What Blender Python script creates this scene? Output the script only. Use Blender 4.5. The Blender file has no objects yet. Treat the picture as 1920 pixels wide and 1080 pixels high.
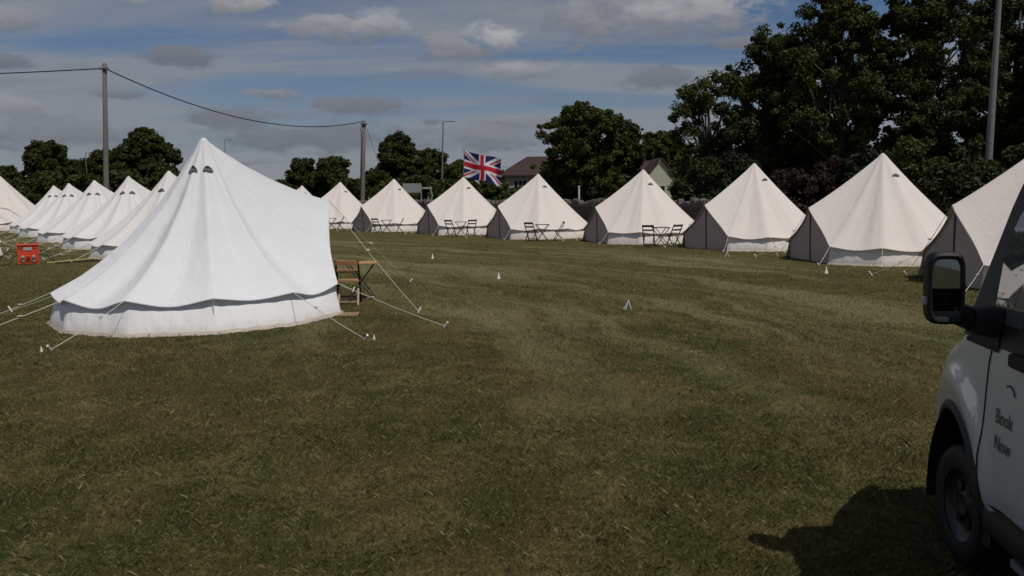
import bpy, bmesh, math, random
import numpy as np
from mathutils import Vector, Matrix
R = math.radians
S = bpy.context.scene
COL = S.collection

# ------------------------------------------------------------------ camera
FPX, CAMH, PITCH, ROLL = 1500.0, 2.0, R(6.58), R(-0.72)
cd = bpy.data.cameras.new('camera')
cam = bpy.data.objects.new('camera', cd); COL.objects.link(cam)
cd.sensor_width = 36.0; cd.lens = 36.0 * FPX / 1920.0
cd.clip_start = 0.05; cd.clip_end = 3000
cam.location = (0, 0, CAMH)
cam.rotation_euler = (Matrix.Rotation(math.pi/2 - PITCH, 3, 'X') @ Matrix.Rotation(ROLL, 3, 'Z')).to_euler()
S.camera = cam

# ------------------------------------------------------------------ view
S.view_settings.view_transform = 'Standard'; S.view_settings.look = 'None'
S.view_settings.exposure = 0.0; S.view_settings.gamma = 1.0
S.view_settings.use_curve_mapping = False
S.cycles.max_bounces = 6; S.cycles.transparent_max_bounces = 8

# ------------------------------------------------------------------ sun and sky
SUN_AZ, SUN_EL = R(140), R(61)            # azimuth clockwise from +Y (the view direction)
sl = bpy.data.lights.new('sun', 'SUN'); sl.energy = 3.1; sl.angle = R(0.5); sl.color = (1.0, 0.955, 0.90)
sun = bpy.data.objects.new('sun', sl); COL.objects.link(sun)
sd = Vector((math.sin(SUN_AZ)*math.cos(SUN_EL), math.cos(SUN_AZ)*math.cos(SUN_EL), math.sin(SUN_EL)))
sun.rotation_euler = sd.to_track_quat('Z', 'Y').to_euler(); sun.location = (20, -20, 40)

W = bpy.data.worlds.new('World'); S.world = W; W.use_nodes = True
nt = W.node_tree; nt.nodes.clear()
def N(t, typ, **kw):
    n = t.nodes.new(typ)
    for k, v in kw.items(): setattr(n, k, v)
    return n
def L(t, a, b): t.links.new(a, b)
def val(t, x):
    return x
def math_(t, op, a, b=None, c=None, clamp=False):
    n = N(t, 'ShaderNodeMath', operation=op, use_clamp=clamp)
    for i, x in enumerate((a, b, c)):
        if x is None: continue
        if hasattr(x, 'is_output'): L(t, x, n.inputs[i])
        else: n.inputs[i].default_value = x
    return n.outputs[0]
def mixc(t, f, a, b, mode='MIX'):
    n = N(t, 'ShaderNodeMix', data_type='RGBA', blend_type=mode)
    for sock, x in ((n.inputs[0], f), (n.inputs[6], a), (n.inputs[7], b)):
        if hasattr(x, 'is_output'): L(t, x, sock)
        elif isinstance(x, (int, float)): sock.default_value = x
        else: sock.default_value = (*x[:3], 1)
    return n.outputs[2]
def ss(t, x, lo, hi):
    n = N(t, 'ShaderNodeMapRange', interpolation_type='SMOOTHSTEP')
    L(t, x, n.inputs[0]); n.inputs[1].default_value = lo; n.inputs[2].default_value = hi
    return n.outputs[0]
def noise(t, vec, scale, detail=4, rough=0.55, lac=2.0, dist=0.0):
    n = N(t, 'ShaderNodeTexNoise'); n.inputs['Scale'].default_value = scale
    n.inputs['Detail'].default_value = detail; n.inputs['Roughness'].default_value = rough
    n.inputs['Distortion'].default_value = dist
    if vec is not None: L(t, vec, n.inputs['Vector'])
    return n.outputs[0]

sky = N(nt, 'ShaderNodeTexSky', sky_type='NISHITA', sun_disc=False, sun_elevation=SUN_EL, sun_rotation=SUN_AZ)
sky.air_density = 1.0; sky.dust_density = 0.6; sky.ozone_density = 2.0
tc = N(nt, 'ShaderNodeTexCoord'); sep = N(nt, 'ShaderNodeSeparateXYZ'); L(nt, tc.outputs['Generated'], sep.inputs[0])
az = math_(nt, 'ARCTAN2', sep.outputs[0], sep.outputs[1]); el = math_(nt, 'ARCSINE', sep.outputs[2])
zc = math_(nt, 'MAXIMUM', sep.outputs[2], 0.0)
den = math_(nt, 'ADD', zc, 0.10)
cmb = N(nt, 'ShaderNodeCombineXYZ')
L(nt, math_(nt, 'DIVIDE', sep.outputs[0], den), cmb.inputs[0]); L(nt, math_(nt, 'DIVIDE', sep.outputs[1], den), cmb.inputs[1])
flat = cmb.outputs[0]
veilmap = N(nt, 'ShaderNodeMapping'); veilmap.inputs['Scale'].default_value = (0.35, 1.1, 1); veilmap.inputs['Rotation'].default_value = (0, 0, 0.25)
L(nt, flat, veilmap.inputs[0])
n1 = noise(nt, veilmap.outputs[0], 0.9, 6, 0.55, dist=0.6)
low = math_(nt, 'SUBTRACT', 1.0, ss(nt, el, R(1.5), R(12)))
high = math_(nt, 'MULTIPLY', ss(nt, el, R(24), R(45)), 0.45)
veil = math_(nt, 'ADD', math_(nt, 'ADD', ss(nt, n1, 0.39, 0.64), math_(nt, 'MULTIPLY', low, 0.75)), high, clamp=True)
bgs = N(nt, 'ShaderNodeBackground'); bgs.inputs[1].default_value = 0.058
skyc = mixc(nt, 1.0, sky.outputs[0], (0.53, 0.68, 0.86), 'MULTIPLY')
L(nt, skyc, bgs.inputs[0])
cmask = math_(nt, 'MULTIPLY', veil, 0.82)
# low stratus patches
pm = N(nt, 'ShaderNodeMapping'); pm.inputs['Scale'].default_value = (0.55, 0.8, 1); L(nt, flat, pm.inputs[0])
n2 = noise(nt, pm.outputs[0], 2.1, 6, 0.6)
patch = math_(nt, 'MULTIPLY', ss(nt, n2, 0.53, 0.68), 0.6)
cc = mixc(nt, patch, (0.245, 0.254, 0.282), (0.172, 0.177, 0.207))
cmask = math_(nt, 'MAXIMUM', cmask, patch)
# individual clouds: bearing, elevation, half width, half height (degrees), kind
ang = N(nt, 'ShaderNodeCombineXYZ'); L(nt, az, ang.inputs[0]); L(nt, math_(nt, 'MULTIPLY', el, 2.2), ang.inputs[1])
nz = noise(nt, ang.outputs[0], 17.0, 8, 0.62); nzc = math_(nt, 'SUBTRACT', nz, 0.5)
nzb = noise(nt, ang.outputs[0], 30.0, 4, 0.6)
def bear(px): return math.degrees(math.atan((px - 960) / FPX))
def elev(px, py): return math.degrees(math.atan((380 - 0.0126*px - py) / FPX))
CL = [(270, 8, 150, 42, 1), (470, 35, 70, 20, .7), (715, 68, 52, 20, .9), (665, 70, 110, 22, .45), (935, 90, 48, 24, 1), (990, 140, 75, 14, .55), (880, 100, 90, 22, .3),
      (1210, 22, 190, 60, .42), (1290, 50, 120, 26, .6), (1235, 162, 75, 20, 0), (690, 207, 95, 15, 0), (530, 190, 50, 9, .2), (450, 232, 75, 16, 0),
      (960, 232, 80, 14, .25), (600, 262, 150, 26, 0), (900, 262, 110, 22, .15), (30, 163, 50, 9, 0), (60, 235, 60, 16, .35), (220, 200, 50, 8, .1), (370, 130, 70, 14, 0),
      (35, 95, 80, 22, .35), (815, 233, 20, 7, 0), (1390, 100, 40, 10, .1), (130, 270, 120, 22, .1)]
for i, (px, py, hw, hh, k) in enumerate(CL):
    a0, e0 = R(bear(px)), R(elev(px, py)); w_, h_ = R(hw/19.0), R(hh/18.0)
    dx = math_(nt, 'DIVIDE', math_(nt, 'SUBTRACT', az, a0), w_)
    dy = math_(nt, 'DIVIDE', math_(nt, 'SUBTRACT', el, e0), h_)
    d = math_(nt, 'SQRT', math_(nt, 'ADD', math_(nt, 'MULTIPLY', dx, dx), math_(nt, 'MULTIPLY', dy, dy)))
    d = math_(nt, 'ADD', d, math_(nt, 'MULTIPLY', nzc, 2.8))
    m = math_(nt, 'MULTIPLY', math_(nt, 'SUBTRACT', 1.0, ss(nt, d, 0.38, 1.05)), 0.88)
    top = ss(nt, math_(nt, 'ADD', dy, math_(nt, 'MULTIPLY', math_(nt, 'SUBTRACT', nzb, 0.5), 1.6)), -0.7, 0.7)
    hi = (0.180 + .34*k, 0.183 + .33*k, 0.209 + .29*k); lo = (0.140 + .10*k, 0.143 + .10*k, 0.172 + .08*k)
    c1 = mixc(nt, top, lo, hi)
    cc = mixc(nt, m, cc, c1)
    cmask = math_(nt, 'MAXIMUM', cmask, m)
bgc = N(nt, 'ShaderNodeBackground'); L(nt, cc, bgc.inputs[0]); bgc.inputs[1].default_value = 1.0
mx = N(nt, 'ShaderNodeMixShader'); L(nt, cmask, mx.inputs[0]); L(nt, bgs.outputs[0], mx.inputs[1]); L(nt, bgc.outputs[0], mx.inputs[2])
wo = N(nt, 'ShaderNodeOutputWorld'); L(nt, mx.outputs[0], wo.inputs[0])

# ------------------------------------------------------------------ placing helpers
def at(px, dist):                       # bearing + distance -> ground x
    return ((px - 960) / FPX * dist, dist)
def zpx(px, py, d):                     # height of a point seen at that row, d metres ahead
    return CAMH + (380 - 0.0126*px - py) / FPX * d

# ------------------------------------------------------------------ materials
MATS = {}
def mat(name, base, rough=0.7, metal=0.0, spec=0.5, coat=0.0, var=0.12, vscale=6.0, bump=0.0, bscale=60.0, coords='Object', stretch=None):
    if name in MATS: return MATS[name]
    m = bpy.data.materials.new(name); m.use_nodes = True; t = m.node_tree
    b = t.nodes['Principled BSDF']
    b.inputs['Roughness'].default_value = rough; b.inputs['Metallic'].default_value = metal
    b.inputs['Specular IOR Level'].default_value = spec; b.inputs['Coat Weight'].default_value = coat
    b.inputs['Coat Roughness'].default_value = 0.06
    c = N(t, 'ShaderNodeTexCoord').outputs[coords]
    if stretch:
        mp = N(t, 'ShaderNodeMapping'); mp.inputs['Scale'].default_value = stretch; L(t, c, mp.inputs[0]); c = mp.outputs[0]
    n = noise(t, c, vscale, 5, 0.6)
    L(t, mixc(t, n, [x*(1-var) for x in base], [min(1, x*(1+var)) for x in base]), b.inputs['Base Color'])
    if bump:
        nb = noise(t, c, bscale, 3, 0.6); bp = N(t, 'ShaderNodeBump'); bp.inputs['Strength'].default_value = bump; bp.inputs['Distance'].default_value = 0.02
        L(t, nb, bp.inputs['Height']); L(t, bp.outputs[0], b.inputs['Normal'])
    MATS[name] = m
    return m

def cloth(name, base, dirt=(0.35, 0.30, 0.22), trans=0.10):
    m = bpy.data.materials.new(name); m.use_nodes = True; t = m.node_tree
    b = t.nodes['Principled BSDF']; b.inputs['Roughness'].default_value = 0.9; b.inputs['Specular IOR Level'].default_value = 0.15
    tcn = N(t, 'ShaderNodeTexCoord'); c = tcn.outputs['Object']
    n = noise(t, c, 1.6, 6, 0.6); col = mixc(t, n, [x*0.93 for x in base], [min(1, x*1.04) for x in base])
    sp = N(t, 'ShaderNodeSeparateXYZ'); L(t, c, sp.inputs[0])
    lowz = math_(t, 'SUBTRACT', 1.0, ss(t, math_(t, 'ADD', sp.outputs[2], math_(t, 'MULTIPLY', noise(t, c, 5, 4), 0.25)), 0.10, 0.32))
    col = mixc(t, math_(t, 'MULTIPLY', lowz, 0.35), col, dirt)      # splashed dirt along the hem
    L(t, col, b.inputs['Base Color'])
    an = math_(t, 'MULTIPLY', math_(t, 'ARCTAN2', sp.outputs[1], sp.outputs[0]), 24/(2*math.pi))
    fr_ = math_(t, 'ABSOLUTE', math_(t, 'SUBTRACT', math_(t, 'FRACT', math_(t, 'ADD', an, 24.5)), 0.5))
    rad_ = math_(t, 'SQRT', math_(t, 'ADD', math_(t, 'MULTIPLY', sp.outputs[0], sp.outputs[0]), math_(t, 'MULTIPLY', sp.outputs[1], sp.outputs[1])))
    sd = math_(t, 'MULTIPLY', math_(t, 'MULTIPLY', fr_, rad_), .2618)
    seam = math_(t, 'SUBTRACT', 1.0, ss(t, sd, 0.010, 0.022))
    col = mixc(t, math_(t, 'MULTIPLY', seam, 0.10), col, [x*.62 for x in base])
    L(t, col, b.inputs['Base Color'])
    # creases that hang from the tie points: stretched folds
    mp = N(t, 'ShaderNodeMapping'); mp.inputs['Scale'].default_value = (2.2, 2.2, 0.55); L(t, c, mp.inputs[0])
    n2 = noise(t, mp.outputs[0], 2.2, 5, 0.5, dist=0.8); n3 = noise(t, c, 9, 3, .5)
    h = math_(t, 'ADD', n2, math_(t, 'MULTIPLY', n3, 0.08))
    bp = N(t, 'ShaderNodeBump'); bp.inputs['Strength'].default_value = 0.16; bp.inputs['Distance'].default_value = 0.10
    L(t, h, bp.inputs['Height']); L(t, bp.outputs[0], b.inputs['Normal'])
    tr = N(t, 'ShaderNodeBsdfTranslucent'); L(t, col, tr.inputs[0])
    ms = N(t, 'ShaderNodeMixShader'); ms.inputs[0].default_value = trans
    out = t.nodes['Material Output']; L(t, b.outputs[0], ms.inputs[1]); L(t, tr.outputs[0], ms.inputs[2]); L(t, ms.outputs[0], out.inputs[0])
    MATS[name] = m; return m

WALLW = cloth('white_wall_canvas', (0.86, 0.845, 0.825), trans=0.05)
WALLC = cloth('cream_wall_canvas', (0.80, 0.74, 0.69), trans=0.05)
CREAM = cloth('cream_canvas', (0.645, 0.588, 0.545), trans=0.05)
WHITE = cloth('white_canvas', (0.660, 0.658, 0.668), trans=0.05)
OFFW = cloth('off_white_canvas', (0.66, 0.635, 0.61), trans=0.05)
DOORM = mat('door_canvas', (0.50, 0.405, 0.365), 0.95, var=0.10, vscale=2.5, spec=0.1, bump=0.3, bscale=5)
ZIP = mat('zip_tape', (0.05, 0.045, 0.04), 0.8)
HEM = mat('groundsheet_cloth', (0.46, 0.40, 0.33), 0.9, var=0.25, vscale=8)
ROPE = mat('rope', (0.55, 0.53, 0.45), 0.9, var=0.2, vscale=30)
YROPE = mat('yellow_rope', (0.42, 0.42, 0.12), 0.9)
PEG = mat('peg_plastic', (0.75, 0.75, 0.72), 0.5)
MESHM = mat('vent_mesh', (0.10, 0.10, 0.10), 0.9)
WOOD = mat('oiled_wood', (0.40, 0.20, 0.085), 0.55, var=0.35, vscale=10, stretch=(1, 8, 8))
DWOOD = mat('weathered_wood', (0.035, 0.026, 0.021), 0.7, var=0.3, vscale=10)
PWOOD = mat('pale_wood', (0.34, 0.25, 0.16), 0.6, var=0.2, vscale=12)  # sunlight on the near chair's lower legs, put into the wood colour
DMETAL = mat('shaded_leg', (0.02, 0.018, 0.017), 0.5, metal=0.3)  # tent shadow on the near chair's frame legs, put into the colour
RED = mat('orange_red_plastic', (0.58, 0.055, 0.020), 0.45, var=0.15)
GREYP = mat('grey_plastic', (0.35, 0.35, 0.36), 0.5)
BLACK = mat('black_rubber', (0.010, 0.010, 0.010), 0.6, var=0.2, spec=.3)
GALV = mat('galvanised_steel', (0.17, 0.17, 0.17), 0.6, metal=0.2, var=0.15)
POLEW = mat('pole_wood', (0.145, 0.13, 0.12), 0.85, var=0.35, vscale=3, stretch=(6, 6, 0.6), bump=0.5, bscale=10)
BARK = mat('bark', (0.05, 0.042, 0.032), 0.95, var=0.35, vscale=4, stretch=(4, 4, 1), bump=0.6, bscale=14)
MATW = mat('coir_mat', (0.23, 0.155, 0.075), 0.95, var=0.25, vscale=40)

# ------------------------------------------------------------------ mesh helpers
class MB:
    def __init__(s): s.v = []; s.f = []; s.m = []
    def add(s, vs, fs, mi=0):
        o = len(s.v); s.v += [tuple(v) for v in vs]; s.f += [tuple(i + o for i in f) for f in fs]; s.m += [mi]*len(fs); return s
    def box(s, c, d, rot=None, mi=0, bev=0.0):
        bm = bmesh.new(); bmesh.ops.create_cube(bm, size=1)
        bmesh.ops.scale(bm, vec=d, verts=bm.verts)
        if bev > 0: bmesh.ops.bevel(bm, geom=bm.edges[:], offset=bev, segments=2, affect='EDGES', profile=0.5)
        if rot is not None: bmesh.ops.rotate(bm, cent=(0, 0, 0), matrix=rot.to_3x3(), verts=bm.verts)
        bmesh.ops.translate(bm, vec=c, verts=bm.verts); bm.verts.index_update()
        s.add([v.co[:] for v in bm.verts], [[v.index for v in f.verts] for f in bm.faces], mi); bm.free(); return s
    def bar(s, a, b, w, h, mi=0, up=(0, 0, 1)):
        a, b = Vector(a), Vector(b); d = b - a; ln = d.length; x = d.normalized(); u = Vector(up)
        y = u.cross(x)
        if y.length < 1e-4: y = Vector((0, 1, 0)).cross(x)
        y.normalize(); z = x.cross(y)
        return s.box((a + b)/2, (ln, w, h), Matrix((x, y, z)).transposed(), mi)
    def tube(s, pts, rad, n=8, mi=0, cap=True):
        pts = [Vector(p) for p in pts]; k = len(pts)
        if not hasattr(rad, '__len__'): rad = [rad]*k
        vs = []; fs = []; px = None
        for i, p in enumerate(pts):
            d = (pts[min(i+1, k-1)] - pts[max(i-1, 0)]).normalized()
            if px is None:
                px = d.orthogonal().normalized()
            else:
                px = (px - d*px.dot(d)); px = px.normalized() if px.length > 1e-5 else d.orthogonal().normalized()
            py = d.cross(px)
            for j in range(n):
                a = 2*math.pi*j/n; vs.append(p + (px*math.cos(a) + py*math.sin(a))*rad[i])
        for i in range(k-1):
            for j in range(n):
                fs.append((i*n+j, i*n+(j+1) % n, (i+1)*n+(j+1) % n, (i+1)*n+j))
        if cap: fs.append(tuple(range(n-1, -1, -1))); fs.append(tuple((k-1)*n + j for j in range(n)))
        return s.add(vs, fs, mi)
    def grid(s, fn, nu, nv, mi=0, flip=False):
        vs = [fn(i/nu, j/nv) for j in range(nv+1) for i in range(nu+1)]; fs = []
        for j in range(nv):
            for i in range(nu):
                q = (j*(nu+1)+i, j*(nu+1)+i+1, (j+1)*(nu+1)+i+1, (j+1)*(nu+1)+i)
                fs.append(q[::-1] if flip else q)
        return s.add(vs, fs, mi)
    def mesh(s, name, mats, smooth=False, ang=None):
        me = bpy.data.meshes.new(name); me.from_pydata(s.v, [], s.f)
        for m in (mats if isinstance(mats, (list, tuple)) else [mats]): me.materials.append(m)
        me.polygons.foreach_set('material_index', s.m)
        if smooth:
            me.polygons.foreach_set('use_smooth', [True]*len(me.polygons))
            if ang: me.set_sharp_from_angle(angle=R(ang))
        me.update(); return me
    def build(s, name, mats, parent=None, smooth=False, ang=None, loc=None):
        return link(name, s.mesh(name, mats, smooth, ang), parent, loc)
def link(name, me, parent=None, loc=None):
    o = bpy.data.objects.new(name, me); COL.objects.link(o)
    if parent: o.parent = parent
    if loc is not None: o.location = loc
    return o
def tag(o, label=None, cat=None, group=None, kind=None):
    if label: o['label'] = label
    if cat: o['category'] = cat
    if group: o['group'] = group
    if kind: o['kind'] = kind
    return o
def empty(name, loc, rz=0.0, label=None, cat=None, group=None):
    o = bpy.data.objects.new(name, None); COL.objects.link(o); o.location = loc; o.rotation_euler = (0, 0, rz); o.empty_display_size = .3
    return tag(o, label, cat, group)
def children(o): return [c for c in list(COL.objects) if c.parent == o]
def copy_tree(o, kids=None):
    c = o.copy(); COL.objects.link(c)
    for ch in children(o):
        d = ch.copy(); COL.objects.link(d); d.parent = c
        for g in children(ch):
            e = g.copy(); COL.objects.link(e); e.parent = d
    return c

# ------------------------------------------------------------------ ground
def ground_color(t, pos):
    """turf colour at a world position: dry straw, moss green and bare brown patches"""
    c = pos
    big = noise(t, c, 0.35, 5, 0.6, dist=0.4); mid = noise(t, c, 1.7, 6, 0.65); fine = noise(t, c, 14, 4, 0.7)
    green, brown, straw = (0.046, 0.053, 0.012), (0.088, 0.067, 0.023), (0.205, 0.168, 0.070)
    k1 = ss(t, math_(t, 'ADD', math_(t, 'MULTIPLY', big, 0.6), math_(t, 'MULTIPLY', mid, 0.4)), 0.40, 0.60)
    col = mixc(t, k1, green, brown)
    n3 = noise(t, c, 1.1, 8, 0.78, dist=1.0)
    k2 = math_(t, 'MULTIPLY', ss(t, math_(t, 'ADD', math_(t, 'MULTIPLY', n3, .65), math_(t, 'MULTIPLY', fine, .35)), 0.46, 0.62), 0.62)
    col = mixc(t, k2, col, straw)
    # mowing and tyre tracks: arcs sweeping along the row of tents
    sp = N(t, 'ShaderNodeSeparateXYZ'); L(t, c, sp.inputs[0])
    dx = math_(t, 'ADD', sp.outputs[0], 34.0); dy = math_(t, 'SUBTRACT', sp.outputs[1], 4.0)
    rr = math_(t, 'SQRT', math_(t, 'ADD', math_(t, 'MULTIPLY', dx, dx), math_(t, 'MULTIPLY', math_(t, 'MULTIPLY', dy, dy), 1.25)))
    wob = math_(t, 'MULTIPLY', noise(t, c, 0.25, 3, .5), 3.2)
    rw = math_(t, 'ADD', rr, wob)
    sv = N(t, 'ShaderNodeCombineXYZ'); L(t, rw, sv.inputs[0]); L(t, math_(t, 'MULTIPLY', math_(t, 'ARCTAN2', dy, dx), 4.0), sv.inputs[1])
    st = noise(t, sv.outputs[0], 0.62, 6, 0.68)
    inner = math_(t, 'MULTIPLY', ss(t, rr, 29.0, 34.0), math_(t, 'SUBTRACT', 1.0, ss(t, rr, 45.0, 49.0)))
    far = ss(t, sp.outputs[1], 4.0, 13.0)
    tr = math_(t, 'MULTIPLY', math_(t, 'MULTIPLY', math_(t, 'MULTIPLY', ss(t, st, 0.45, 0.60), inner), far), 0.85)
    col = mixc(t, tr, col, (0.185, 0.168, 0.082))
    fg = math_(t, 'MULTIPLY', ss(t, sp.outputs[1], 9.0, 20.0), 0.5)
    col = mixc(t, math_(t, 'MULTIPLY', fg, math_(t, 'SUBTRACT', 1.0, tr)), col, (0.084, 0.080, 0.024))
    return col
gm = bpy.data.materials.new('turf'); gm.use_nodes = True; t = gm.node_tree; b = t.nodes['Principled BSDF']
b.inputs['Roughness'].default_value = 0.95; b.inputs['Specular IOR Level'].default_value = 0.1
pos = N(t, 'ShaderNodeNewGeometry').outputs['Position']
gc = ground_color(t, pos)
fn = noise(t, pos, 45, 4, 0.75)
gc = mixc(t, ss(t, fn, 0.35, 0.65), mixc(t, 1.0, gc, (0.60, 0.60, 0.60), 'MULTIPLY'), mixc(t, 1.0, gc, (1.25, 1.22, 1.15), 'MULTIPLY'))
L(t, gc, b.inputs['Base Color'])
bp = N(t, 'ShaderNodeBump'); bp.inputs['Strength'].default_value = 0.9; bp.inputs['Distance'].default_value = 0.05
L(t, noise(t, pos, 22, 5, 0.75), bp.inputs['Height']); L(t, bp.outputs[0], b.inputs['Normal'])
g = MB(); g.grid(lambda u, v: (-700 + 1400*u, -500 + 1400*v, 0), 8, 8)
tag(g.build('ground', gm), kind='structure')

# grass blades
bmtl = bpy.data.materials.new('grass_blade'); bmtl.use_nodes = True; t = bmtl.node_tree; b = t.nodes['Principled BSDF']
b.inputs['Roughness'].default_value = 0.75; b.inputs['Specular IOR Level'].default_value = 0.25
pos = N(t, 'ShaderNodeNewGeometry').outputs['Position']
gcol = ground_color(t, pos)
at_ = N(t, 'ShaderNodeAttribute', attribute_name='tint')
dry = ss(t, at_.outputs['Fac'], 0.55, 1.0)
clump_ = ss(t, noise(t, pos, 3.2, 5, .7), 0.38, 0.62)
gcol = mixc(t, clump_, mixc(t, 1.0, gcol, (0.72, 0.76, 0.70), 'MULTIPLY'), mixc(t, 1.0, gcol, (1.18, 1.14, 1.10), 'MULTIPLY'))
gcol = mixc(t, math_(t, 'MULTIPLY', dry, 0.75), mixc(t, 1.0, gcol, (1.05, 1.08, 1.0), 'MULTIPLY'), (0.27, 0.23, 0.11))
gcol = mixc(t, math_(t, 'SUBTRACT', 1.0, ss(t, at_.outputs['Fac'], 0.0, 0.35)), gcol, mixc(t, 1.0, gcol, (0.50, 0.52, 0.50), 'MULTIPLY'))
L(t, gcol, b.inputs['Base Color'])
rng = np.random.default_rng(7)
def blades():
    zones = [(3.3, 7.0, 10500, 0.0018, 0.019), (7.0, 12.0, 3600, 0.0031, 0.021), (12.0, 20.0, 950, 0.0060, 0.024), (20.0, 34.0, 150, 0.013, 0.028)]
    P, Wd, Ht = [], [], []
    for y0, y1, dens, w, h in zones:
        n = int(dens * (y1-y0) * (0.66*(y0+y1) + 2.0))
        y = rng.uniform(y0, y1, n); x = rng.uniform(-1, 1, n) * (0.66*y1 + 1.0)
        keep = np.abs(x) < 0.66*y + 1.0
        # thin and thick spots
        x, y = x[keep], y[keep]
        cl = np.sin(x*2.3 + 1.7*np.sin(y*1.9)) * np.sin(y*2.9 + 1.3*np.sin(x*3.1))
        kp = rng.uniform(0, 1, len(x)) < 0.72 + 0.28*cl
        P.append(np.stack([x[kp], y[kp]], 1)); Wd.append(np.full(kp.sum(), w)); Ht.append(np.full(kp.sum(), h))
    P = np.concatenate(P); Wd = np.concatenate(Wd); Ht = np.concatenate(Ht); n = len(P)
    Ht = Ht * rng.lognormal(0, 0.38, n); a = rng.uniform(0, 2*np.pi, n); lean = rng.uniform(0.2, 1.6, n) * Ht; la = rng.uniform(0, 2*np.pi, n)
    dx, dy = np.cos(a)*Wd/2, np.sin(a)*Wd/2
    v = np.zeros((n, 4, 3), np.float32)
    v[:, 0] = np.stack([P[:, 0]-dx, P[:, 1]-dy, np.full(n, -0.002)], 1); v[:, 1] = np.stack([P[:, 0]+dx, P[:, 1]+dy, np.full(n, -0.002)], 1)
    mx_, my_ = P[:, 0] + np.cos(la)*lean*0.42, P[:, 1] + np.sin(la)*lean*0.42
    v[:, 2] = np.stack([mx_+dx*.8, my_+dy*.8, Ht*0.6], 1)
    v[:, 3] = np.stack([P[:, 0] + np.cos(la)*lean, P[:, 1] + np.sin(la)*lean, Ht*0.95], 1)
    me = bpy.data.meshes.new('grass'); me.vertices.add(n*4); me.vertices.foreach_set('co', v.reshape(-1))
    idx = np.arange(n)[:, None]*4 + np.array([0, 1, 2, 0, 2, 3])[None]
    me.loops.add(n*6); me.loops.foreach_set('vertex_index', idx.reshape(-1).astype(np.int32))
    me.polygons.add(n*2); me.polygons.foreach_set('loop_start', np.arange(0, n*6, 3, dtype=np.int32))
    me.update(calc_edges=True)
    at = me.attributes.new('tint', 'FLOAT', 'POINT'); at.data.foreach_set('value', np.repeat(rng.uniform(0, 1, n), 4).astype(np.float32))
    me.materials.append(bmtl); return me
tag(link('grass', blades()), 'short dry grass covering the field in front of the tents', 'grass', kind='stuff')

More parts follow.
